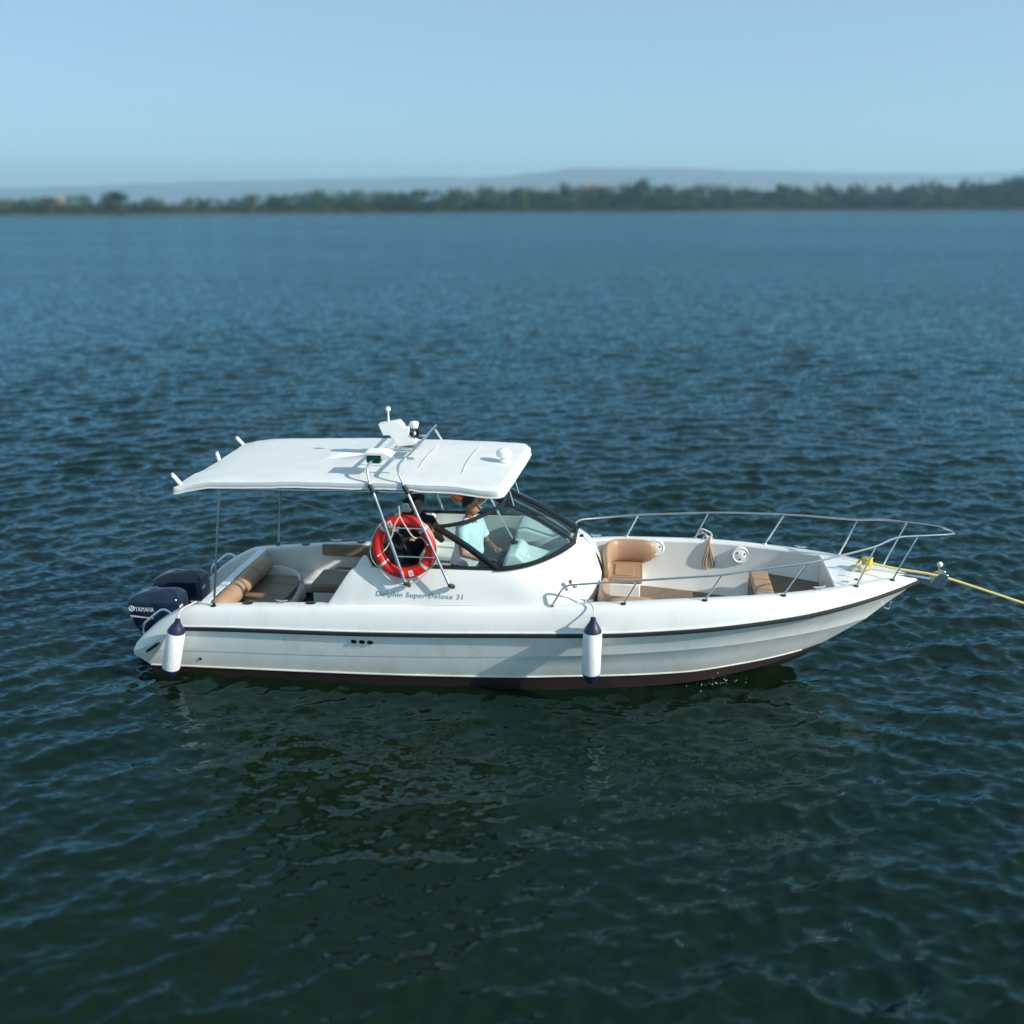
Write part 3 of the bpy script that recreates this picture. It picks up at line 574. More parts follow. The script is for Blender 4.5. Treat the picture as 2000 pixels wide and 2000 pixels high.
# ---- hardtop: soft canvas sheet with valance on a tube frame
TOPX0, TOPX1, TOPW = 0.50, 4.47, 1.15
def top_outline(n=30):
    """rounded rectangle, slightly flared at the aft corners"""
    P = [(TOPX1 - 0.02, 0.0), (TOPX1 - 0.02, -0.6), (TOPX1 - 0.025, -0.98), (TOPX1 - 0.05, -1.09), (TOPX1 - 0.14, -1.14), (TOPX1 - 0.6, -TOPW), (3.3, -TOPW), (2.5, -TOPW - 0.005), (1.6, -TOPW), (0.9, -TOPW), (0.66, -1.16), (0.50, -1.17), (0.53, -1.05), (0.60, -0.7), (0.62, 0.0)]
    c = crm(P, np.linspace(0, len(P) - 1, 120)); return c
oc = top_outline(); full = np.concatenate([oc, (oc * np.array([1, -1]))[::-1][1:-1]]); NO = len(full)
cx_ = np.array([2.5, 0.0])
def topz(x, y): return 2.425 + 0.045 * math.sin(min(max((x - 0.4) / 4.2, 0), 1) * math.pi) + 0.03 * min(max((x - 1.0) / 2.5, 0), 1)
tm = MB(); rows_t = []
for k, (sc_, dz) in enumerate(((0.02, 0.108), (0.25, 0.105), (0.5, 0.10), (0.75, 0.09), (0.90, 0.077), (0.97, 0.068), (0.992, 0.061), (1.0, 0.048), (1.004, -0.008))):
    row = []
    for i_, p in enumerate(full):
        q = cx_ + (p - cx_) * np.array([1 - (1 - sc_) * (1.0), sc_])
        if sc_ > 0.94: q = p + (cx_ - p) / np.linalg.norm(cx_ - p) * (1.0 - sc_) * 1.6
        q = np.array([q[0] + 0.055 * q[1] / 1.15 * min(1, max(0, (q[0] - 3.0) / 1.3)), q[1]])
        z = topz(q[0], q[1]) + dz
        if sc_ >= 0.9:
            w_ = mnoise.noise(Vector((p[0] * 3, p[1] * 3, 0.3))) * 0.010 + mnoise.noise(Vector((p[0] * 8, p[1] * 8, 3.1))) * 0.006
            z += w_ * (1 if sc_ > 0.99 else 0.4)
            if sc_ > 0.99: z -= (0.03 if q[0] > 3.9 else 0.0) * min((q[0] - 3.9) / 0.3, 1) if q[0] > 3.9 else 0
            if sc_ > 1.0: z -= 0.02 * (1 if q[0] > 3.4 else 0.4)
        if q[0] < 0.95 and abs(q[1]) > 0.75: z -= 0.065 * min(1, (0.95 - q[0]) / 0.4) ** 1.5 * min(1, (abs(q[1]) - 0.75) / 0.38) ** 1.5
        sag = -0.016 * (math.sin((q[0] - 0.5) * math.pi * 2 / 1.35) ** 2) * (1 - abs(q[1]) / 1.3) if sc_ < 0.9 else 0
        row.append((q[0], q[1], z + sag))
    rows_t.append(row)
tm.grid(rows_t, closed=True); tm.add(rows_t[0], [tuple(range(NO))])
tm.build('hardtop', 'canvas', boat, smooth=22, solid=0.006, label='white canvas top stretched over the cabin')
MB().tube([(p[0], p[1], p[2] + 0.004) for p in rows_t[-2]] + [rows_t[-2][0]], 0.006, 6, cap=False).build('hardtop_piping', 'canvas', boat)
hm = MB(); hm.tube([(p[0], p[1], p[2] + 0.004) for p in rows_t[-1]] + [rows_t[-1][0]], 0.010, 6, cap=False); hm.build('hardtop_hem', 'canvas', boat)
for x in (3.32, 3.86): MB().tube([(x, y, topz(x, y) + 0.062 + 0.055 * (1 - (abs(y) / 1.08) ** 2.2)) for y in np.linspace(-1.05, 1.05, 24)], 0.0035, 5).build('hardtop_seam', 'canvas', boat)
lb = MB()
for x in (0.72, 1.9, 3.0, 4.25): lb.tube(fillet([(x, -1.10, 2.40), (x, -1.06, 2.45), (x, 0, 2.49), (x, 1.06, 2.45), (x, 1.10, 2.40)], 0.1), 0.014, 8)
for s_ in (-1, 1): lb.tube([(0.66, s_ * 1.10, 2.40), (2.5, s_ * 1.10, 2.43), (4.35, s_ * 1.08, 2.43)], 0.014, 8)
lb.build('hardtop_frame', 'steel', boat)
for s_ in (-1, 1):
    MB().tube([(0.86, s_ * 1.16, 0.945), (1.03, s_ * 1.10, 2.40)], 0.014, 10).build('hardtop_pole', 'steel', boat)
    MB().lathe([(0.035, 0), (0.035, 0.012), (0.018, 0.02), (0.018, 0.05)], (0.858, s_ * 1.16, 0.94), (0.1, 0, 1), 14).build('pole_socket', 'blackpl', boat)
    MB().tube([(4.31, s_ * 0.27, 2.47), (4.42, s_ * 0.27, 2.07)], 0.013, 10).build('hardtop_pole', 'steel', boat)
    MB().tube([(1.35, s_ * 1.10, 2.42), (2.9, s_ * 1.20, 2.08)], 0.007, 6).build('frame_brace', 'steel', boat)
MB().tube([(4.02, -0.45, 2.48), (4.44, -0.42, 1.66)], 0.012, 10).build('hardtop_pole', 'steel', boat)
# arch: two hoops from the coaming, outside the top's edge and over it
for k, (fx, mx, ex_, tx, px_) in enumerate(((3.28, 2.935, 2.87, 2.82, 2.90), (3.80, 3.34, 3.27, 3.17, 3.25))):
    half = [(fx, -1.30, 1.385 - 0.015 * k), (mx, -1.215, 2.42), (ex_, -1.17, 2.53), (tx, -1.11, 2.74), (px_, -0.92, 2.80)]
    path = fillet(half + [mir(p) for p in half[::-1]], 0.10)
    MB().tube(path, 0.0165, 10).build('arch_hoop', 'steel', boat)
    for s_ in (-1, 1):
        MB().limb([(fx + 0.02, s_ * 1.235, 1.35), (fx, s_ * 1.30, 1.39)], [0.032, 0.026], 10).build('arch_foot', 'blackpl', boat)
        MB().tube([(mx - 0.01, s_ * 1.205, 2.44), (ex_ - 0.004, s_ * 1.172, 2.53)], 0.026, 10).build('arch_clamp', 'blackpl', boat)
for s_ in (-1, 1):
    for z_ in (2.045, 1.71):
        t0 = (2.42 - z_) / (2.42 - 1.385)
        xa = 2.935 + t0 * 0.345; xb = 3.34 + t0 * 0.46; yy = s_ * (1.215 + t0 * 0.085)
        MB().tube([(xa, yy, z_), (xb, yy, z_)], 0.0125, 8).build('arch_rung', 'steel', boat)
# gear on the arch
gp = MB(); gp.tube([(2.90, -0.92, 2.80), (3.34, -0.92, 2.785)], 0.018, 8); gp.build('light_bracket', 'steel', boat)
MB().prism([(2.78, 2.838), (2.78, 2.872), (3.0, 2.875), (3.10, 2.83), (3.06, 2.80), (2.972, 2.80), (2.972, 2.838)], 'y', -1.02, -0.78).build('sidelight_hood', 'white', boat, bevel=0.006)
MB().box((2.79, -1.01, 2.735), (2.965, -0.87, 2.835)).build('sidelight_lens', 'green', boat, bevel=0.03, seg=3, label='dark green starboard navigation light')
for y0 in (-0.62, 0.25):
    MB().tube([(2.9, y0, 2.805), (3.25, y0, 2.805)], 0.013, 8).build('arch_crossbar', 'steel', boat)
PL = [(2.70, 3.00), (2.96, 3.045), (3.03, 2.965), (3.09, 2.97), (3.09, 2.88), (3.20, 2.755), (2.94, 2.715), (2.84, 2.86), (2.76, 2.855)]
MB().prism(PL, 'y', -0.04, 0.10).build('radar_mount', 'white', boat, bevel=0.008, label='white stepped mounting box on the arch')
MB().prism([(2.90, 2.69), (3.20, 2.70), (3.20, 2.725), (2.90, 2.715)], 'y', -0.10, 0.20).build('mount_plate', 'steel', boat)
MB().tube([(2.82, 0.03, 3.0), (2.82, 0.03, 3.15)], [0.016, 0.009], 8).build('mast_light_stem', 'white', boat)
MB().ball((2.82, 0.03, 3.18), 0.034, 8).build('mast_light', 'white', boat)
hn = MB().lathe([(0.03, 0), (0.028, 0.06), (0.05, 0.10), (0.058, 0.14), (0.05, 0.16), (0.02, 0.17)], (3.14, 0.05, 2.86), (0, 0, 1), 16); hn.build('deck_light', 'white', boat)
MB().lathe([(0.045, -0.12), (0.05, 0), (0.062, 0.02), (0.045, 0.02), (0.03, -0.03)], (3.16, 0.0, 2.89), (0.8, -0.6, 0), 16).build('horn', 'blackpl', boat)
gd = MB().lathe([(0.06, 0), (0.06, 0.02), (0.045, 0.035), (0.05, 0.06), (0.092, 0.075), (0.100, 0.11), (0.088, 0.145), (0.05, 0.17), (0.01, 0.178)], (4.27, 0.0, topz(4.27, 0) + 0.085), (0, 0, 1), 22); gd.build('antenna_dome', 'white', boat)
MB().lathe([(0.012, 0), (0.012, 0.01)], (4.345, -0.02, topz(4.27, 0) + 0.19), (1, -0.4, 0), 8).build('dome_port', 'blackpl', boat)
for p0, p1 in (((0.57, -1.10, 2.44), (0.47, -1.10, 2.56)), ((0.60, 0.0, 2.42), (0.56, 0.0, 2.57)), ((0.57, 0.96, 2.42), (0.45, 0.96, 2.55))):
    a_, b_ = Vector(p0), Vector(p1); o = MB().tube([a_, b_], 0.026, 12).build('rod_holder', 'white', boat)
    MB().tube([b_, b_ + (b_ - a_).normalized() * 0.02], 0.030, 12).build('holder_rim', 'steel', o)

# ---- bow rail
rail = [(4.99,-1.27,1.19),(5.12,-1.285,1.44),(5.95,-1.29,1.535),(6.89,-1.225,1.615),(7.24,-1.13,1.655),(7.85,-0.965,1.70),(8.14,-0.83,1.73),(8.69,-0.53,1.785),(8.94,-0.36,1.855),(9.58,-0.16,1.845),(9.68,-0.07,1.825)]
rs_ = fillet(rail[:3], 0.10)[:-1] + [Vector(p) for p in rail[2:]]
rp_ = fillet([tuple(p) for p in rs_], 0.12, 4)
MB().tube(rp_ + [Vector(mir(p)) for p in rp_[::-1]], 0.0125, 10).build('bow_rail', 'steel', boat)
st = [((5.80, 1.235), (5.95,-1.29,1.535)), ((6.72, 1.24), (6.89,-1.225,1.615)), ((7.62, 1.24), (7.85,-0.965,1.70)), ((8.50, 1.24), (8.69,-0.53,1.785)), ((8.98, 1.24), (9.22,-0.27,1.85))]
for s_ in (1, -1):
    for (bx, _), tp in st:
        r_ = float(rb(bx)); k = min(1, r_ / 0.42); by = -(r_ - 0.12 * k); bz = float(zc(bx))
        MB().tube([(bx, s_ * by, bz), (tp[0], s_ * tp[1], tp[2])], 0.011, 8).build('rail_stanchion', 'steel', boat)
        MB().lathe([(0.032, -0.004), (0.032, 0.008), (0.02, 0.014)], (bx, s_ * by, bz), (0, 0, 1), 12).build('stanchion_base', 'blackpl' if s_ == 1 else 'steel', boat)
    MB().lathe([(0.032, -0.004), (0.032, 0.008), (0.02, 0.014)], (4.99, s_ * -1.27, 1.185), (0, 0, 1), 12).build('stanchion_base', 'steel', boat)
# ---- cleats
def cleat(x, y, z, a=0.0):
    c = MB(); d = Vector((math.cos(a), math.sin(a), 0)); o = Vector((x, y, z))
    c.limb([o - d * 0.07 + Vector((0, 0, 0.045)), o - d * 0.035 + Vector((0, 0, 0.04)), o + d * 0.035 + Vector((0, 0, 0.04)), o + d * 0.07 + Vector((0, 0, 0.045))], [0.008, 0.011, 0.011, 0.008], 8)
    for t in (-0.025, 0.025): c.tube([o + d * t, o + d * t + Vector((0, 0, 0.042))], 0.010, 8)
    c.build('cleat', 'steel', boat)
for x in (1.72, 5.38, 8.05):
    for s_ in (-1, 1): cleat(x, s_ * (float(rb(x)) - 0.16), float(zc(x)) + 0.002, -s_ * 0.3 * (x > 8) )
for x in (1.28, 2.08):
    for s_ in (-1, 1): MB().lathe([(0.05, 0), (0.05, 0.01), (0.035, 0.014)], (x, s_ * (float(rb(x)) - 0.17), float(zc(x)) + 0.001), (0, 0, 1), 16, sx=1.3, sy=0.8).build('rod_socket', 'blackpl', boat)
cleat(0.62, -(float(rb(0.62)) - 0.15), float(zc(0.62)), 0)
# ---- stern grab rails
for s_ in (-1, 1):
    MB().tube(fillet([(-0.13, s_ * 1.06, 0.42), (-0.15, s_ * 1.06, 0.60), (0.14, s_ * 1.06, 0.84), (0.24, s_ * 1.06, 0.80), (0.26, s_ * 1.06, 0.74)], 0.09), 0.014, 8).build('stern_grab_rail', 'steel', boat)
# ---- foredeck gear
MB().prism([(8.80, 1.285), (9.02, 1.285), (9.62, 1.215), (9.66, 1.165), (9.60, 1.10), (9.36, 1.18), (9.2, 1.268), (8.80, 1.27)], 'y', -0.05, 0.05).build('anchor_roller', 'steel', boat, bevel=0.006)
for s_ in (-1, 1): MB().prism([(9.48, 1.19), (9.66, 1.16), (9.68, 1.30), (9.60, 1.33), (9.52, 1.27)], 'y', s_ * 0.055, s_ * 0.065).build('roller_cheek', 'steel', boat, bevel=0.002)
MB().lathe([(0.035, -0.05), (0.022, 0), (0.035, 0.05)], (9.60, 0, 1.215), (0, 1, 0), 14).build('roller_wheel', 'blackpl', boat)
MB().tube([(9.60, 0.06, 1.30), (9.60, 0.06, 1.375)], 0.008, 6).build('roller_pin', 'steel', boat)
MB().ball((9.60, 0.06, 1.395), 0.034, 8).build('roller_pin_ball', 'white', boat)
MB().lathe([(0.04, 0), (0.04, 0.012), (0.028, 0.02), (0.026, 0.15), (0.045, 0.16), (0.045, 0.175), (0.02, 0.18)], (8.73, 0.0, 1.295), (0, 0, 1), 18).build('mooring_post', 'steel', boat)
MB().lathe([(0.14, 0), (0.14, 0.008), (0.12, 0.012)], (8.52, -0.12, 1.298), (0, 0, 1), 24).build('deck_hatch', 'white', boat)
MB().lathe([(0.022, 0), (0.022, 0.012), (0.012, 0.016)], (8.55, -0.32, 1.292), (0, 0, 1), 12).build('deck_filler', 'blackpl', boat)
MB().box((8.36, -0.44, 1.293), (8.44, -0.425, 1.315)).build('hatch_hinge', 'steel', boat); MB().box((8.36, -0.24, 1.297), (8.44, -0.225, 1.315)).build('hatch_hinge', 'steel', boat)

# ---- lettering
def text_mesh(body, size, shear=0.0, spacing=1.0, ext=0.0015, off=0.0):
    c = bpy.data.curves.new('text', 'FONT'); c.body = body; c.size = size; c.shear = shear; c.space_character = spacing; c.extrude = ext; c.resolution_u = 3; c.offset = off
    o = bpy.data.objects.new('text_tmp', c); col.objects.link(o)
    dg = bpy.context.evaluated_depsgraph_get(); me = bpy.data.meshes.new_from_object(o.evaluated_get(dg)); bpy.data.objects.remove(o); return me
me = text_mesh('Dolphin Super Deluxe 31', 0.105, 0.12, 1.1, off=-0.0006)
co = np.array([v.co[:] for v in me.vertices]); w0 = co[:, 0].max()
for v in me.vertices:
    x = 2.89 + v.co.x / w0 * 1.05; z = 1.185 + v.co.y * 0.80 + 0.008 * (x - 2.9)
    v.co = (x, cab_y(x, z) - 0.002 - (0.003 if v.co.z > 0 else 0), z)
o = bpy.data.objects.new('lettering', me); col.objects.link(o); me.materials.append(M['letter']); o.parent = boat; o['label'] = 'grey lettering along the cabin side'

# ---- twin outboards
def outboard(yc):
    cx, L = -0.26, 0.0
    secs = []   # (z, x_aft, x_fore, half width)
    for z, xa, xf, w in ((0.20, -0.42, 0.0, 0.11), (0.27, -0.50, 0.04, 0.155), (0.33, -0.545, 0.065, 0.185), (0.48, -0.58, 0.085, 0.2), (0.60, -0.60, 0.09, 0.205), (0.70, -0.61, 0.085, 0.203), (0.725, -0.605, 0.08, 0.195), (0.745, -0.585, 0.065, 0.175), (0.79, -0.50, 0.02, 0.12), (0.81, -0.42, -0.04, 0.07), (0.815, -0.36, -0.12, 0.02)):
        ring = []
        for k in range(28):
            a_ = 2 * math.pi * k / 28; c_, s2 = math.cos(a_), math.sin(a_); e = 0.30
            ring.append(((xa + xf) / 2 + (xf - xa) / 2 * math.copysign(abs(c_) ** e, c_), yc + w * math.copysign(abs(s2) ** e, s2), z + (0.02 * c_ if z > 0.7 else 0)))
        secs.append(ring)
    m = MB().grid(secs, closed=True); m.add(secs[0], [tuple(range(28))]); m.add(secs[-1], [tuple(range(28))])
    body = m.build('outboard_motor', 'navy', boat, smooth=50)
    MB().tube([(-0.585 + 0.02, yc - 0.0, 0.335), (-0.585 + 0.02, yc, 0.336)], 0.001, 4)
    sm_ = MB(); ring = [(p[0] * 1.0 + 0.0, p[1], 0.345) for p in secs[2]]
    ring = [((p[0] + 0.2375) * 1.03 - 0.2375, yc + (p[1] - yc) * 1.035, 0.345) for p in secs[2]]
    sm_.tube(ring + [ring[0]], 0.007, 6, cap=False); sm_.build('cowl_seam', 'blackpl', body)
    lg = MB().prism([(-0.36, 0.22), (-0.06, 0.22), (-0.08, -0.10), (-0.12, -0.55), (-0.30, -0.55), (-0.32, -0.10)], 'y', yc - 0.07, yc + 0.07); lg.build('drive_leg', 'navy', body, bevel=0.025, seg=3)
    MB().prism([(-0.08, 0.05), (0.0, 0.05), (0.0, 0.36), (-0.06, 0.36), (-0.10, 0.24)], 'y', yc - 0.13, yc + 0.13).build('transom_bracket', 'navy', body, bevel=0.01)
    t = text_mesh('YAMAHA', 0.105, 0.0, 1.02, 0.002); w_ = max(v.co.x for v in t.vertices); ys2 = yc - 0.205
    for v in t.vertices: v.co = (-0.485 + v.co.x / w_ * 0.255, ys2 - (0.002 if v.co.z > 0 else -0.004), 0.57 + v.co.y * 0.88)
    to = bpy.data.objects.new('lettering', t); col.objects.link(to); t.materials.append(M['eletter']); to.parent = body
    em = MB(); e0 = Vector((-0.53, ys2, 0.607)); em.tube([e0 + Vector((math.cos(a_) * 0.034, 0, math.sin(a_) * 0.034)) for a_ in np.linspace(0, 2 * math.pi, 25)], 0.006, 6, cap=False)
    for a_ in (90, 210, 330): em.tube([e0, e0 + Vector((math.cos(R(a_)) * 0.03, 0, math.sin(R(a_)) * 0.03))], 0.005, 6)
    em.build('emblem', 'eletter', body)
    MB().prism([(-0.56, 0.515), (-0.25, 0.485), (-0.25, 0.478), (-0.55, 0.492)], 'y', ys2 - 0.004, ys2 + 0.006).build('cowl_stripe', 'redline', body)
    MB().box((0.075, yc - 0.13, 0.59), (0.092, yc - 0.03, 0.64)).build('cowl_badge', 'eletter', body, bevel=0.01)
outboard(-0.36); outboard(0.36)

# ================================================================== THINGS ON THE BOAT
# ---- fenders
def fender(base_top, lean, label, length, eye):
    a = Vector(base_top); d = Vector(lean).normalized()
    t = thing('fender', a + d * length, label, 'fender', 'fenders hanging along the starboard side'); o_ = a + d * length
    q = [(0.102, 0.0), (0.108, 0.015), (0.108, length - 0.015), (0.102, length)]
    MB().lathe(q, a, d, 26).build('body', 'fwhite', t, o_)
    MB().lathe([(0.104, 0.001), (0.099, -0.02), (0.07, -0.075), (0.036, -0.13), (0.03, -0.17), (0.012, -0.175)], a, d, 26).build('top_cap', 'fnavy', t, o_)
    MB().lathe([(0.104, length - 0.001), (0.099, length + 0.02), (0.07, length + 0.08), (0.036, length + 0.125), (0.012, length + 0.14)], a, d, 26).build('bottom_cap', 'fnavy', t, o_)
    MB().tube(crm([tuple(a - d * 0.16), *eye], np.linspace(0, len(eye), 16)), 0.009, 7).build('lanyard', 'ropew', t, o_)
fender((0.47, -1.42, 0.70), (-0.25, 0.03, -1), 'white fender with navy cap hanging at the stern corner', 0.50, [(0.50, -1.30, 0.93), (0.58, -1.18, 0.965), (0.62, -1.12, 0.975)])
fender((5.465, -1.50, 0.98), (-0.02, 0.03, -1), 'white fender with navy caps hanging amidships below the bow seats', 0.52, [(5.47, -1.40, 1.20), (5.42, -1.28, 1.245), (5.38, -1.22, 1.25)])
# ---- lifebuoys
def lifebuoy(c, lean, color, label, hang, s_):
    t = thing('lifebuoy', (c[0], c[1], c[2] - 0.38), label, 'lifebuoy'); o_ = (c[0], c[1], c[2] - 0.38); c = Vector(c)
    e1 = Vector((1, 0, 0)); e2 = Vector((0, lean, 1)).normalized(); e3 = e1.cross(e2); Rm, rm = 0.315, 0.062
    m = MB(); n1, n2 = 64, 18
    def P(a_, b_, k=1.0): return c + (e1 * math.cos(a_) + e2 * math.sin(a_)) * (Rm + rm * 1.06 * k * math.cos(b_)) + e3 * rm * 0.95 * k * math.sin(b_)
    rows_ = [[P(2*math.pi*i/n1, 2*math.pi*j/n2) for j in range(n2)] for i in range(n1 + 1)]
    m.grid(rows_, closed=True).build('ring', color, t, o_, merge=True)
    for a0 in (-2.45, -0.72, 0.75, 2.4):
        MB().grid([[P(a0 + k * 0.028, 2*math.pi*j/n2, 1.025) for j in range(n2)] for k in range(-2, 3)], closed=True).build('reflective_band', 'tape', t, o_)
    for a0 in (-1.28, 2.08):
        b0 = math.pi / 2 if e3.y * s_ > 0 else -math.pi / 2
        q = MB().grid([[P(a0 + k * 0.045, b0 + j * 0.28, 1.03) for j in (-2, -1, 0, 1, 2)] for k in (-2, -1, 0, 1, 2)]).build('sticker', 'sticker', t, o_)
        MB().grid([[P(a0 + k * 0.02, b0 + j * 0.12, 1.045) for j in (-2, 0, 2)] for k in (-2, 0, 2)]).build('sticker_mark', 'mark', q, o_)
    k4 = [-2.45, -0.72, 0.75, 2.4, 2 * math.pi - 2.45]; gl_ = MB()
    for a_, b_ in zip(k4, k4[1:]):
        pts = []
        for t_ in np.linspace(0, 1, 14):
            an = a_ + (b_ - a_) * t_; rad = Rm + rm * 1.08 + 0.014 * math.sin(math.pi * t_)
            pts.append(c + (e1 * math.cos(an) + e2 * math.sin(an)) * rad + Vector((0, s_ * 0.03, -0.05 * math.sin(math.pi * t_))))
        gl_.tube(pts, 0.007, 6)
    gl_.build('grab_line', 'ropew', t, o_)
    if hang:
        h = MB(); top_ = c + Vector((-0.02, s_ * 0.085, 0.40))
        for sx in (-1, 1): h.tube(crm([tuple(top_), tuple(c + Vector((sx * 0.06 - 0.02, s_ * 0.09, 0.29))), tuple(c + Vector((sx * 0.13, s_ * 0.06, 0.14))), tuple(c + Vector((sx * 0.21, s_ * 0.0, 0.12 if sx > 0 else -0.02))), tuple(c + Vector((sx * 0.30, s_ * 0.085, 0.06 if sx > 0 else -0.10)))], np.linspace(0, 4, 20)), 0.008, 6)
        h.tube([top_, top_ + Vector((0.0, s_ * 0.02, 0.12))], 0.008, 6)
        h.build('hanging_line', 'ropew', t, o_)
lifebuoy((3.25, -1.185, 1.80), 0.10, 'red', 'red lifebuoy with white lines hung on the starboard arch struts', True, -1)
lifebuoy((3.62, 1.19, 2.02), -0.05, 'orange', 'orange lifebuoy on the far side, partly hidden behind the helmsman', False, 1)
# ---- coil of rope on the far rail stanchion
ct = thing('rope_coil', (6.90, 1.07, 0.84), 'tan rope coil hanging from the far bow rail', 'rope'); oc_ = (6.90, 1.07, 0.84)
cm = MB()
for k in range(11):
    w_ = 0.014 + 0.0062 * k; dz = 0.010 * (10 - k) * 0.5 + 0.01 * (k % 3); yy = 1.03 - 0.013 * ((k * 3) % 5)
    cm.tube(crm([(6.90, yy, 1.30), (6.90 - w_ * 0.5, yy - 0.02, 1.15), (6.90 - w_, yy - 0.01, 0.98), (6.90 - 0.5 * w_, yy, 0.87 + dz), (6.91 + 0.4 * w_, yy, 0.86 + dz), (6.92 + w_, yy - 0.01, 0.97), (6.90 + w_ * 0.55, yy - 0.02, 1.14), (6.90, yy, 1.30)], np.linspace(0, 7, 36)), 0.011, 7, cap=False)
cm.build('loops', 'ropet', ct, oc_)
hk = MB()
hk.tube(crm([(6.90, 1.0, 1.22), (6.95, 1.05, 1.26), (6.93, 1.12, 1.30), (6.84, 1.12, 1.31), (6.83, 1.05, 1.27), (6.9, 1.0, 1.24)], np.linspace(0, 5, 24)), 0.012, 7)
hk.tube(crm([(6.90, 1.0, 1.26), (6.86, 1.10, 1.34), (6.80, 1.16, 1.34), (6.76, 1.15, 1.32)], np.linspace(0, 3, 14)), 0.011, 7)
hk.tube(crm([(6.90, 1.0, 1.26), (6.93, 1.09, 1.36), (6.80, 1.10, 1.42), (6.82, 1.15, 1.34)], np.linspace(0, 3, 14)), 0.011, 7); hk.build('hitch', 'ropew', ct, oc_)
# ---- mooring line over the roller
mt = thing('mooring_line', (8.73, 0, 1.30), 'yellow mooring line running from the bow post over the roller', 'rope'); om = (8.73, 0, 1.30)
pth = [(8.73, 0.03, 1.40), (8.85, 0.03, 1.375), (9.1, 0.01, 1.335), (9.4, 0.0, 1.30), (9.60, 0, 1.262), (9.75, 0.0, 1.225), (10.6, -0.02, 0.965), (12.0, -0.05, 0.52), (13.6, -0.1, 0.10), (14.6, -0.12, -0.2)]
MB().tube(crm(pth, np.linspace(0, len(pth) - 1, 80)), 0.016, 9).build('line', 'ropey', mt, om)
tw = MB()
for k in range(6):
    z_ = 1.335 + 0.022 * k
    tw.tube([(8.73 + (0.045 + 0.006 * (k % 2)) * math.cos(a_), (0.045 + 0.006 * (k % 2)) * math.sin(a_), z_ + 0.004 * a_) for a_ in np.linspace(0, 2 * math.pi, 20)], 0.014, 7)
tw.tube(crm([(8.73, 0.05, 1.42), (8.66, 0.02, 1.44), (8.60, -0.04, 1.37), (8.62, -0.08, 1.32), (8.72, -0.07, 1.33)], np.linspace(0, 4, 20)), 0.014, 7)
tw.build('turns', 'yellow', mt, om)
be_ = MB(); be_.limb(crm([(8.70, -0.05, 1.36), (8.62, -0.06, 1.35), (8.55, -0.05, 1.325), (8.56, 0.03, 1.32), (8.64, 0.04, 1.33)], np.linspace(0, 4, 14)), [0.034] * 14, 9); be_.build('splice_sleeve', 'ropew', mt, om)

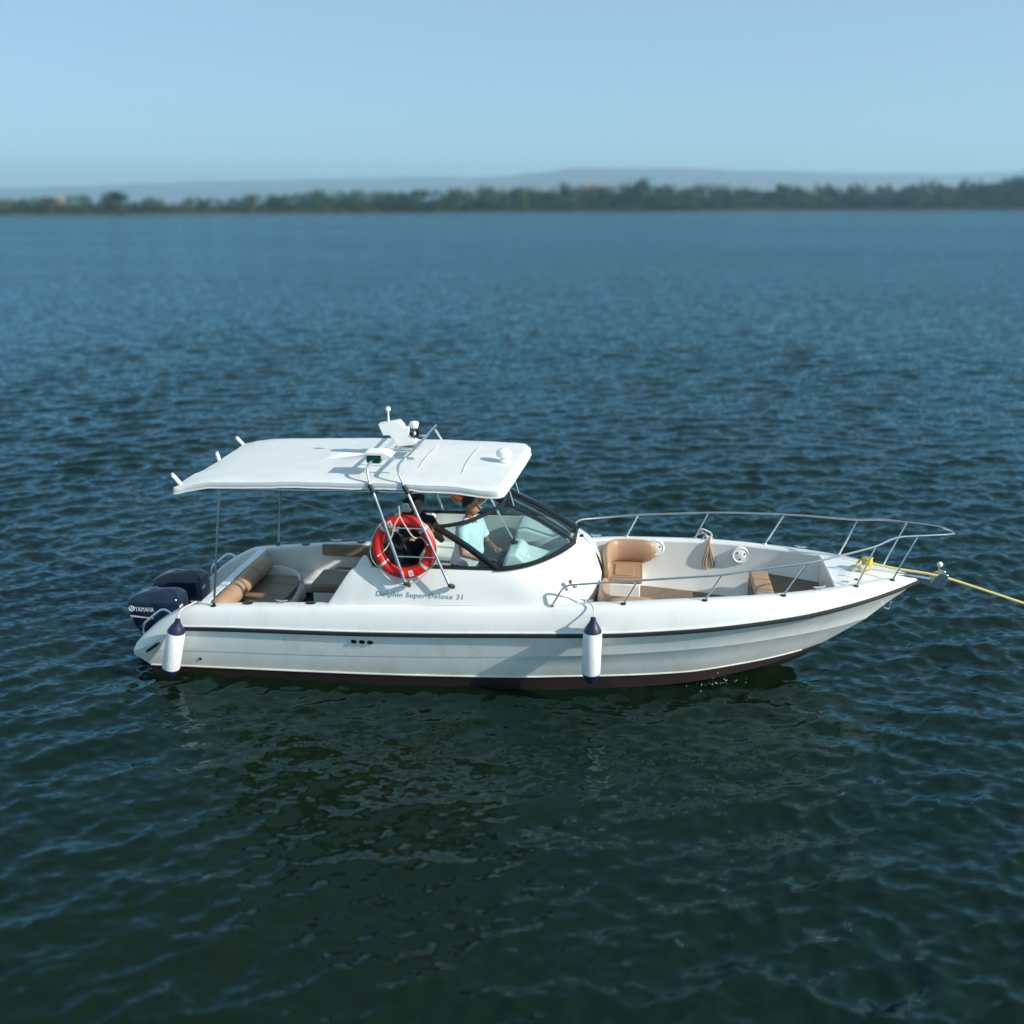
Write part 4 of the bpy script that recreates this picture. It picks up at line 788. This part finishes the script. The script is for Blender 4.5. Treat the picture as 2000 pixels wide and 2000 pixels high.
# ================================================================== PEOPLE
def blob(name, mb, voxel, m, parent, origin, smooth_it=4):
    o = mb.build(name + '_src', m, None, origin, smooth=None)
    r_ = o.modifiers.new('remesh', 'REMESH'); r_.mode = 'VOXEL'; r_.voxel_size = voxel
    s_ = o.modifiers.new('smooth', 'SMOOTH'); s_.factor = 0.5; s_.iterations = smooth_it
    dg = bpy.context.evaluated_depsgraph_get(); me = bpy.data.meshes.new_from_object(o.evaluated_get(dg)); bpy.data.objects.remove(o)
    me.shade_smooth(); me.materials.clear(); me.materials.append(M[m]); me.name = name
    n_ = bpy.data.objects.new(name, me); col.objects.link(n_); n_.parent = parent; return n_
def person(base, label, facing, H, shirt, hip_b, chest, head_dir, armR, armL, cap=False):
    """base: between the feet (boat coords); facing: yaw of the torso in boat coords; arms: (elbow, wrist, finger direction)."""
    t = thing('person', base, label, 'person'); bx, by, bz = base
    F = Vector((math.cos(facing), math.sin(facing), 0)); S = Vector((math.sin(facing), -math.cos(facing), 0)); U = Vector((0, 0, 1)); B = Vector(base)   # S = the person's right
    def at(f, s, z): return B + F * f + S * s + U * (z * H)
    hd = H / 7.6; hip = at(0, 0, 0.52); cst = Vector(chest); neck = cst + U * 0.16 * H / 1.75
    hc = neck + U * (0.62 * hd) + Vector((math.cos(head_dir), math.sin(head_dir), 0)) * 0.025
    HF = Vector((math.cos(head_dir), math.sin(head_dir), 0)); HS = Vector((HF.y, -HF.x, 0))
    shR = cst + S * 0.185 + U * 0.08; shL = cst - S * 0.185 + U * 0.08
    m = MB()
    m.limb([hip, hip * .5 + cst * .5, cst, cst + U * 0.06], [0.125, 0.12, 0.13, 0.10], 18)
    m.limb([cst + U * 0.08, neck + U * 0.02, hc - U * hd * 0.3], [0.065, 0.052, 0.052], 12)
    # head: skull, jaw, nose, ears, brow
    m.ball(hc + U * 0.02, hd * 0.40, 12, (0.97, 0.97, 1.16)); m.ball(hc - U * hd * 0.22 + HF * 0.022, hd * 0.29, 10, (0.95, 0.95, 1.15))
    m.limb([hc + HF * hd * 0.40 + U * 0.005, hc + HF * hd * 0.52 - U * hd * 0.13], [0.010, 0.016], 8)
    for s_ in (-1, 1): m.ball(hc + HS * s_ * hd * 0.40 - U * 0.005, 0.026, 6, (0.8, 0.8, 1.3))
    m.limb([hc + HF * hd * 0.36 - HS * 0.045 + U * hd * 0.1, hc + HF * hd * 0.36 + HS * 0.045 + U * hd * 0.1], [0.014, 0.014], 8)
    m.limb([hc + HF * hd * 0.37 - HS * 0.022 - U * hd * 0.28, hc + HF * hd * 0.37 + HS * 0.022 - U * hd * 0.28], [0.010, 0.010], 8)
    for sh, (el, wr, fd), sd in ((shR, armR, 1), (shL, armL, -1)):
        el, wr, fd = Vector(el), Vector(wr), Vector(fd).normalized()
        m.limb([cst + (sh - cst) * 0.5, sh, sh * .5 + el * .5, el, el * .55 + wr * .45, wr], [0.06, 0.058, 0.048, 0.041, 0.040, 0.027], 12)
        lat = fd.cross(U); lat = (lat if lat.length > 0.1 else S).normalized(); dn = fd.cross(lat).normalized()
        dn = dn if dn.z < 0 else -dn
        palm = wr + fd * 0.055
        m.limb([wr, palm, wr + fd * 0.085], [0.026, 0.036, 0.034], 10, squash=(0.62, 1.15))
        for k, ln_ in enumerate((0.062, 0.072, 0.068, 0.054)):
            b_ = wr + fd * 0.088 + lat * (-0.033 + 0.022 * k); p1 = b_ + fd * ln_ * 0.55 + dn * 0.008; p2 = p1 + fd * ln_ * 0.22 + dn * ln_ * 0.5
            m.limb([b_, p1, p2], [0.0105, 0.0098, 0.0085], 8)
        th = wr + fd * 0.03 - lat * 0.03 * sd; m.limb([th, th - lat * 0.03 * sd + fd * 0.025, th - lat * 0.028 * sd + fd * 0.06 + dn * 0.02], [0.013, 0.012, 0.010], 8)
    for s_ in (-1, 1):
        ft = at(0.0, s_ * 0.11, 0.035); kn = at(0.03, s_ * 0.105, 0.275); hp = hip + S * s_ * 0.085
        m.limb([hp, hp * .5 + kn * .5, kn, kn * .5 + ft * .5, ft], [0.10, 0.085, 0.06, 0.058, 0.042], 12)
        m.limb([ft - F * 0.05 - U * 0.03, ft + F * 0.09 - U * 0.038, ft + F * 0.15 - U * 0.045], [0.036, 0.034, 0.026], 10)
    body = blob('body', m, 0.0075, 'skin', t, base, 3)
    # clothing
    s = MB(); bel = hip * .55 + cst * .45 + F * 0.05
    for sd in (-1, 1):
        o1 = S * sd * 0.075
        s.limb([hip + o1 * 0.9 - U * 0.06, hip + o1 + U * 0.05, bel + o1 - F * 0.02, cst + o1, cst + o1 * 0.9 + U * 0.085], [0.135, 0.132, 0.14, 0.135, 0.075], 18)
    s.limb([hip + F * 0.02, bel + F * 0.03, cst + F * 0.02], [0.13, 0.145, 0.12], 16)
    for sh, (el, wr, fd) in ((shR, armR), (shL, armL)):
        el = Vector(el); s.limb([cst + (sh - cst) * 0.4 + U * 0.03, sh, sh * .45 + el * .55], [0.075, 0.076, 0.068], 12)
        e_ = sh * .30 + el * .70; s.tube([sh * .5 + el * .5, e_], [0.068, 0.074], 12)
    blob('shirt', s, 0.012, shirt, t, base, 3)
    col_ = MB(); col_.tube([neck - U * 0.045 + F * 0.0 + (F * math.cos(a_) + S * math.sin(a_)) * 0.066 + U * (-0.02 * math.cos(a_)) for a_ in np.linspace(0, 2 * math.pi, 20)], 0.017, 8, cap=False); col_.build('collar', shirt, t, base)
    tr_ = MB()
    for s_ in (-1, 1):
        ft = at(0.0, s_ * 0.11, 0.045); kn = at(0.03, s_ * 0.105, 0.275); hp = hip + S * s_ * 0.085
        tr_.limb([hp + U * 0.03, hp * .5 + kn * .5, kn, kn * .5 + ft * .5, ft + U * 0.03], [0.125, 0.105, 0.085, 0.078, 0.072], 14)
    tr_.limb([hip - U * 0.02, hip + U * 0.04], [0.14, 0.14], 16)
    blob('trousers', tr_, 0.014, 'trous', t, base, 2)
    h = MB(); h.ball(hc + U * 0.045 - HF * 0.018, hd * 0.425, 12, (1.0, 1.0, 1.02)); h.limb([hc - HF * hd * 0.22 + U * 0.02, hc - HF * hd * 0.26 - U * hd * 0.22], [0.062, 0.052], 12)
    # trim the face side
    h.v = [tuple(Vector(p) - HF * max(0.0, (Vector(p) - hc).dot(HF) - 0.062 + max(0, 0.055 - (Vector(p) - hc).z) * 1.7)) for p in h.v]
    blob('hair', h, 0.01, 'hair', t, base, 2)
    if cap: MB().limb([hc + HF * hd * 0.35 + U * hd * 0.28, hc + HF * hd * 0.72 + U * hd * 0.22], [0.07, 0.06], 12, squash=(0.25, 1.2)).build('cap_peak', 'hair', t, base)
    ey = MB()
    for s_ in (-1, 1): ey.ball(hc + HF * hd * 0.395 + HS * s_ * 0.032 + U * 0.004, 0.010, 6)
    ey.build('eyes', 'eye', t, base)
person((3.86, -0.62, 0.50), 'helmsman in a light blue shirt standing at the wheel', R(-22), 1.78, 'shirtb', None, (3.93, -0.62, 1.86), R(-12),
       ((3.90, -0.96, 1.655), (4.19, -0.86, 1.555), (0.9, 0.3, -0.15)), ((4.10, -0.36, 1.62), (4.22, -0.52, 1.60), (0.7, -0.5, -0.1)))
person((3.22, -0.12, 0.50), 'person in a black shirt and cap standing behind the lifebuoy', R(-115), 1.70, 'shirtk', None, (3.20, -0.16, 1.76), R(-120),
       ((3.00, -0.20, 1.52), (3.10, -0.38, 1.62), (0.6, -0.6, 0.4)), ((3.52, -0.30, 1.60), (3.44, -0.52, 1.80), (-0.2, -0.4, 0.8)), cap=True)

# ================================================================== SPLASH
sp = MB(); rs = random.Random(5)
for k in range(28):
    x = 6.95 + rs.gauss(0, 0.16); y = -0.62 - 0.35 * max(0, 7.1 - x) - abs(rs.gauss(0, 0.06)); z = 0.02 + abs(rs.gauss(0, 0.055))
    q = b2w((x, y, z)); sp.ball(q, rs.uniform(0.002, 0.006), 4)
foam = mat('spray', (0.75, 0.78, 0.78), 0.3, var=0.05)
so = sp.build('splash', foam, None); so['kind'] = 'stuff'; so['label'] = 'small splash of spray beside the bow'

# ================================================================== FAR SHORE
def shore_y(x):         # distance of the waterline across the view
    return 700 + 0.32 * (x + 330) + 40 * math.sin(x * 0.006 + 1) + 14 * math.sin(x * 0.031)
landm = mat('shore_earth', (0.045, 0.045, 0.03), 0.95, var=0.3, vscale=0.05)
rows_g = []
xs = np.linspace(-1500, 1900, 120)
for d, z in ((0, -0.6), (3, 0.4), (12, 1.2), (80, 3), (400, 5), (1500, 8), (11500, 10)):
    rows_g.append([(x * (1 + d / 1500), shore_y(x) + d, z) for x in xs])
g = MB().grid(rows_g).build('shore_ground', landm, None); g['kind'] = 'structure'
hillm = mat('hill_woodland', (0.05, 0.075, 0.045), 0.95, var=0.35, vscale=0.01)
def hill(dist, depth, prof, seed):
    """a long ridge: crest heights from bearings (px) and elevations (py) measured in the photograph"""
    pxs = np.array([p[0] for p in prof], float); f = spl(pxs, [p[1] for p in prof]); rows_ = []
    for v in np.linspace(0, 1, 12):
        row = []
        for q in np.linspace(pxs[0], pxs[-1], 160):
            y = dist + depth * v; x = (q - 1000) / 2000 * (dist + depth) / math.cos(PITCH)
            top = CAM_H + (dist + depth) * math.tan(math.atan((1000 - float(f(q))) / 2000) - PITCH)
            e = min(1, (q - pxs[0]) / 250, (pxs[-1] - q) / 250); top *= max(e, 0.02) ** 0.5
            nz = 1 + 0.05 * mnoise.noise(Vector((x * 0.004, seed, v * 3))) + 0.02 * mnoise.noise(Vector((x * 0.02, seed, v * 9)))
            row.append((x, y, max(3, top * nz * math.sin(v * math.pi / 2) ** 0.8)))
        rows_.append(row)
    o = MB().grid(rows_).build('hills', hillm, None); o['kind'] = 'structure'
hill(7600, 1500, [(700,385),(850,370),(950,352),(1050,337),(1150,329),(1300,331),(1450,336),(1600,340),(1800,342),(2000,338),(2300,345),(2700,380)], 1.7)
hill(9600, 1500, [(-700,385),(-300,368),(0,366),(200,362),(400,355),(600,350),(800,346),(1000,345),(1300,352),(1700,380)], 9.3)
# foliage materials
def leafm(name, c): return mat(name, c, 0.75, var=0.45, vscale=0.35, spec=0.2)
LM = [leafm('foliage_deep', (0.008, 0.040, 0.022)), leafm('foliage_olive', (0.060, 0.095, 0.030)), leafm('foliage_mid', (0.025, 0.075, 0.030)), leafm('foliage_dry', (0.10, 0.095, 0.045))]
barkm = mat('bark', (0.06, 0.045, 0.032), 0.9, var=0.3, vscale=1)
def crown_mesh(seed, h, r_, leaves, name='crown', lumps=9):
    """many leaf-clump faces spread through a lumpy volume"""
    rd = np.random.default_rng(seed); V = []; F = []
    cs_ = [(rd.normal(0, r_ * 0.42), rd.normal(0, r_ * 0.42), h * rd.uniform(0.42, 0.88), r_ * rd.uniform(0.34, 0.58)) for _ in range(lumps)]
    for k in range(leaves):
        cx, cy, cz, cr = cs_[k % lumps]; d = rd.normal(0, 1, 3); d /= np.linalg.norm(d); q = rd.uniform(0.55, 1.0) ** 0.5
        c = np.array([cx, cy, cz]) + d * cr * q * np.array([1, 1, 0.8]); s = rd.uniform(0.35, 0.8)
        a = rd.normal(0, 1, 3); a -= a.dot(d) * d * 0.7; a /= np.linalg.norm(a); b = np.cross(d, a); b /= np.linalg.norm(b) + 1e-9; i = len(V)
        V += [tuple(c + a * s), tuple(c + b * s * 0.7), tuple(c - a * s), tuple(c - b * s * 0.7)]; F.append((i, i + 1, i + 2, i + 3))
    return V, F
def trunk_mb(h, r_, seed):
    rd = random.Random(seed); m = MB(); P = [(0, 0, 0), (0.1, 0, h * 0.25), (0.2, 0.1, h * 0.5), (0.1, 0.1, h * 0.72)]
    m.tube(P, [0.32, 0.26, 0.2, 0.1], 7)
    for k in range(5):
        a = rd.uniform(0, 6.28); z0 = h * rd.uniform(0.28, 0.5); m.tube([(0.1, 0, z0), (math.cos(a) * r_ * 0.3, math.sin(a) * r_ * 0.3, z0 + h * 0.16), (math.cos(a) * r_ * 0.6, math.sin(a) * r_ * 0.6, z0 + h * 0.26)], [0.13, 0.09, 0.04], 5)
    return m
protos = []
for k, (h, r_) in enumerate(((11, 5.5), (13, 5.0), (9, 6.0), (15, 5.5))):
    V, F = crown_mesh(40 + k, h, r_, 420); mb = MB(); mb.v = V; mb.f = F
    protos.append((mb.mesh('crown', smooth=None), trunk_mb(h, r_, k).mesh('trunk'), h))
rt_ = random.Random(11)
def put_tree(x, y, sc, k, lm, label):
    e = bpy.data.objects.new('shore_tree', None); col.objects.link(e); e.location = (x, y, 1.0); e.scale = (sc * rt_.uniform(0.9, 1.2), sc, sc); e.rotation_euler = (0, 0, rt_.uniform(0, 6))
    tag(e, label, 'tree', 'trees that stand out along the far shore')
    for me_, nm in ((protos[k][0], 'crown'), (protos[k][1], 'trunk')):
        d = me_ if nm == 'trunk' else CROWN[(k, lm)]
        o = bpy.data.objects.new(nm, d); col.objects.link(o); o.parent = e
CROWN = {}
for k in range(4):
    protos[k][1].materials.append(barkm)
    for lm in range(4):
        c = protos[k][0].copy(); c.materials.clear(); c.materials.append(LM[lm]); CROWN[(k, lm)] = c
def px_x(px, y): return (px - 1000) / 2000 * y / math.cos(PITCH) * 1.0
STAND = [(300, 1.15, 1, 0, 'dark round tree rising above the low shore at far left'), (575, 1.0, 0, 0, 'dark tree standing over the shore behind the canvas top'),
         (960, 1.25, 2, 2, 'broad green tree on the shore above the mast light'), (1088, 1.5, 3, 0, 'dark tall tree at the foot of the hazy hill'),
         (1230, 1.75, 3, 0, 'tallest dark tree on the middle of the far shore'), (1487, 1.75, 1, 0, 'dark upright tree standing above the right shore'),
         (1655, 1.3, 0, 2, 'green tree left of the dark wooded point')]
for px, sc, k, lm, lab in STAND:
    y = 900
    for _ in range(3): y = shore_y(px_x(px, y)) + 16
    put_tree(px_x(px, y), y, sc, k, lm, lab)
# wooded point at the right edge: its trees stand nearer and can be told apart
for j, (px, dy, sc, k) in enumerate(((1858, 10, 1.0, 0), (1890, 14, 1.25, 1), (1925, 12, 1.45, 3), (1962, 16, 1.7, 1), (1998, 14, 1.95, 3), (2040, 16, 2.0, 1), (2085, 14, 2.0, 3))):
    y = 900
    for _ in range(3): y = shore_y(px_x(px, y)) - 35
    lab = ['low dark tree at the left end of the wooded point', 'second dark tree from the left on the wooded point', 'middle dark tree on the wooded point at right', 'tall dark tree on the wooded point near the picture edge', 'tallest dark tree of the wooded point at the picture edge', 'dark tree of the wooded point just beyond the edge', 'last dark tree of the wooded point beyond the edge'][j]
    put_tree(px_x(px, y + dy), y + dy, sc, k, 0, lab)
# spit of land under the point
y0 = shore_y(px_x(1960, 1000)); x0 = px_x(1840, 1000)
pt = MB().grid([[(x, shore_y(x) - d * (0.2 + 0.8 * min(1, max(0, (x - x0) / 30))), z) for x in np.linspace(x0 - 6, x0 + 380, 30)] for d, z in ((-5, 0.8), (30, 1.2), (44, 0.3), (47, -0.5))]).build('shore_point', landm, None); pt['kind'] = 'structure'
# the rest of the wood reads as one mass
rd = np.random.default_rng(3); parts = [([], []) for _ in LM]
protov = [crown_mesh(90 + k, h, r_, 110, lumps=7) for k, (h, r_) in enumerate(((7, 4.5), (9, 5), (6, 5.5), (11, 5)))]
for x in np.concatenate([np.arange(-1450, -560, 5.5), np.arange(-560, 900, 2.6), np.arange(900, 1800, 5.5)]):
    for lay in range(3):
        xx = x + rd.normal(0, 2); px = 1000 + xx / max(shore_y(xx), 1) * 2000 * math.cos(PITCH)
        tall = 0.55 + 0.45 * min(max((px - 300) / 900, 0), 1) + (0.25 * mnoise.noise(Vector((xx * 0.012, 2.0, 0))) + 0.15 * mnoise.noise(Vector((xx * 0.05, 5.0, 0))))
        if lay == 0: tall *= 0.75
        yy = shore_y(xx) + 6 + lay * 16 + rd.uniform(0, 10); k = rd.integers(0, 4); s = tall * rd.uniform(0.8, 1.15) * 1.65 * (1 + 0.18 * lay)
        if px > 1835: tall *= 1.0 + 0.75 * min(1, (px - 1835) / 120); 
        s = tall * rd.uniform(0.85, 1.1) * 1.65 * (1 + 0.18 * lay)
        lmi = 0 if px > 1830 else rd.choice(4, p=(0.42, 0.2, 0.28, 0.10)) if lay else rd.choice(4, p=(0.68, 0.1, 0.22, 0.0))
        V, F = protov[k]; PV, PF = parts[lmi]; i0 = len(PV); ca, sa = math.cos(x * 7), math.sin(x * 7)
        PV += [(xx + (v[0] * ca - v[1] * sa) * s, yy + (v[0] * sa + v[1] * ca) * s, 0.6 + max(v[2] - 1.6, -0.5) * s) for v in V]; PF += [tuple(i0 + q for q in f_) for f_ in F]
for (PV, PF), lm in zip(parts, LM):
    mb = MB(); mb.v = PV; mb.f = PF; o = bpy.data.objects.new('treeline', mb.mesh('treeline', smooth=None)); col.objects.link(o); o.data.materials.append(lm); o['kind'] = 'stuff'; o['label'] = 'low belt of trees along the far shore'
# ---- buildings among the trees
wallm = [mat('wall_plaster_%d' % i, c, 0.9, var=0.08, vscale=0.3) for i, c in enumerate(((0.50, 0.44, 0.40), (0.62, 0.60, 0.57), (0.42, 0.33, 0.28)))]
roofm = mat('roof_tiles', (0.24, 0.10, 0.065), 0.85, var=0.2, vscale=0.8); winm = mat('window_dark', (0.03, 0.035, 0.04), 0.2, var=0.1)
def house(px, dy, w, d, h, wm, label, roof=True):
    y = 900
    for _ in range(3): y = shore_y(px_x(px, y)) + dy
    x = px_x(px, y); e = bpy.data.objects.new('house', None); col.objects.link(e); e.location = (x, y, 1.5); tag(e, label, 'house', 'houses among the shore trees')
    MB().box((-w/2, -d/2, 0), (w/2, d/2, h)).build('wall', wallm[wm], e)
    if roof: MB().prism([(-d/2 - 0.6, h), (d/2 + 0.6, h), (0, h + d * 0.28)], 'x', -w/2 - 0.5, w/2 + 0.5).build('roof', roofm, e)
    else: MB().box((-w/2 - 0.2, -d/2 - 0.2, h), (w/2 + 0.2, d/2 + 0.2, h + 0.7)).build('parapet', wallm[wm], e)
    nfl = max(1, int(h // 3)); nw = max(2, int(w // 3.2))
    for i in range(nfl):
        for j in range(nw):
            xx = -w/2 + (j + 0.5) * w / nw; o = MB().box((xx - 0.6, -d/2 - 0.03, 0.9 + 3 * i), (xx + 0.6, -d/2 + 0.05, 2.3 + 3 * i)).build('window', winm, e)
house(180, 60, 14, 9, 9.5, 2, 'pale block showing over the trees at far left', False)
house(1150, 60, 20, 10, 20, 2, 'brownish block above the trees below the hill', False)
house(1800, 60, 22, 10, 18, 2, 'wide brownish building left of the wooded point', False)
# ================================================================== HAZE
hz = MB().box((-9500, -800, -2), (11500, 12500, 330)).build('haze', None, None, smooth=None); hz['kind'] = 'stuff'; hz.data.materials.clear()
hm_ = bpy.data.materials.new('haze'); hm_.use_nodes = True; nn_ = hm_.node_tree.nodes; nn_.remove(nn_['Principled BSDF'])
pv = nn_.new('ShaderNodeVolumePrincipled'); pv.inputs['Color'].default_value = (0.56, 0.81, 1.0, 1); pv.inputs['Density'].default_value = 0.000155; pv.inputs['Anisotropy'].default_value = 0.25
hm_.node_tree.links.new(pv.outputs[0], nn_['Material Output'].inputs['Volume']); hz.data.materials.append(hm_)
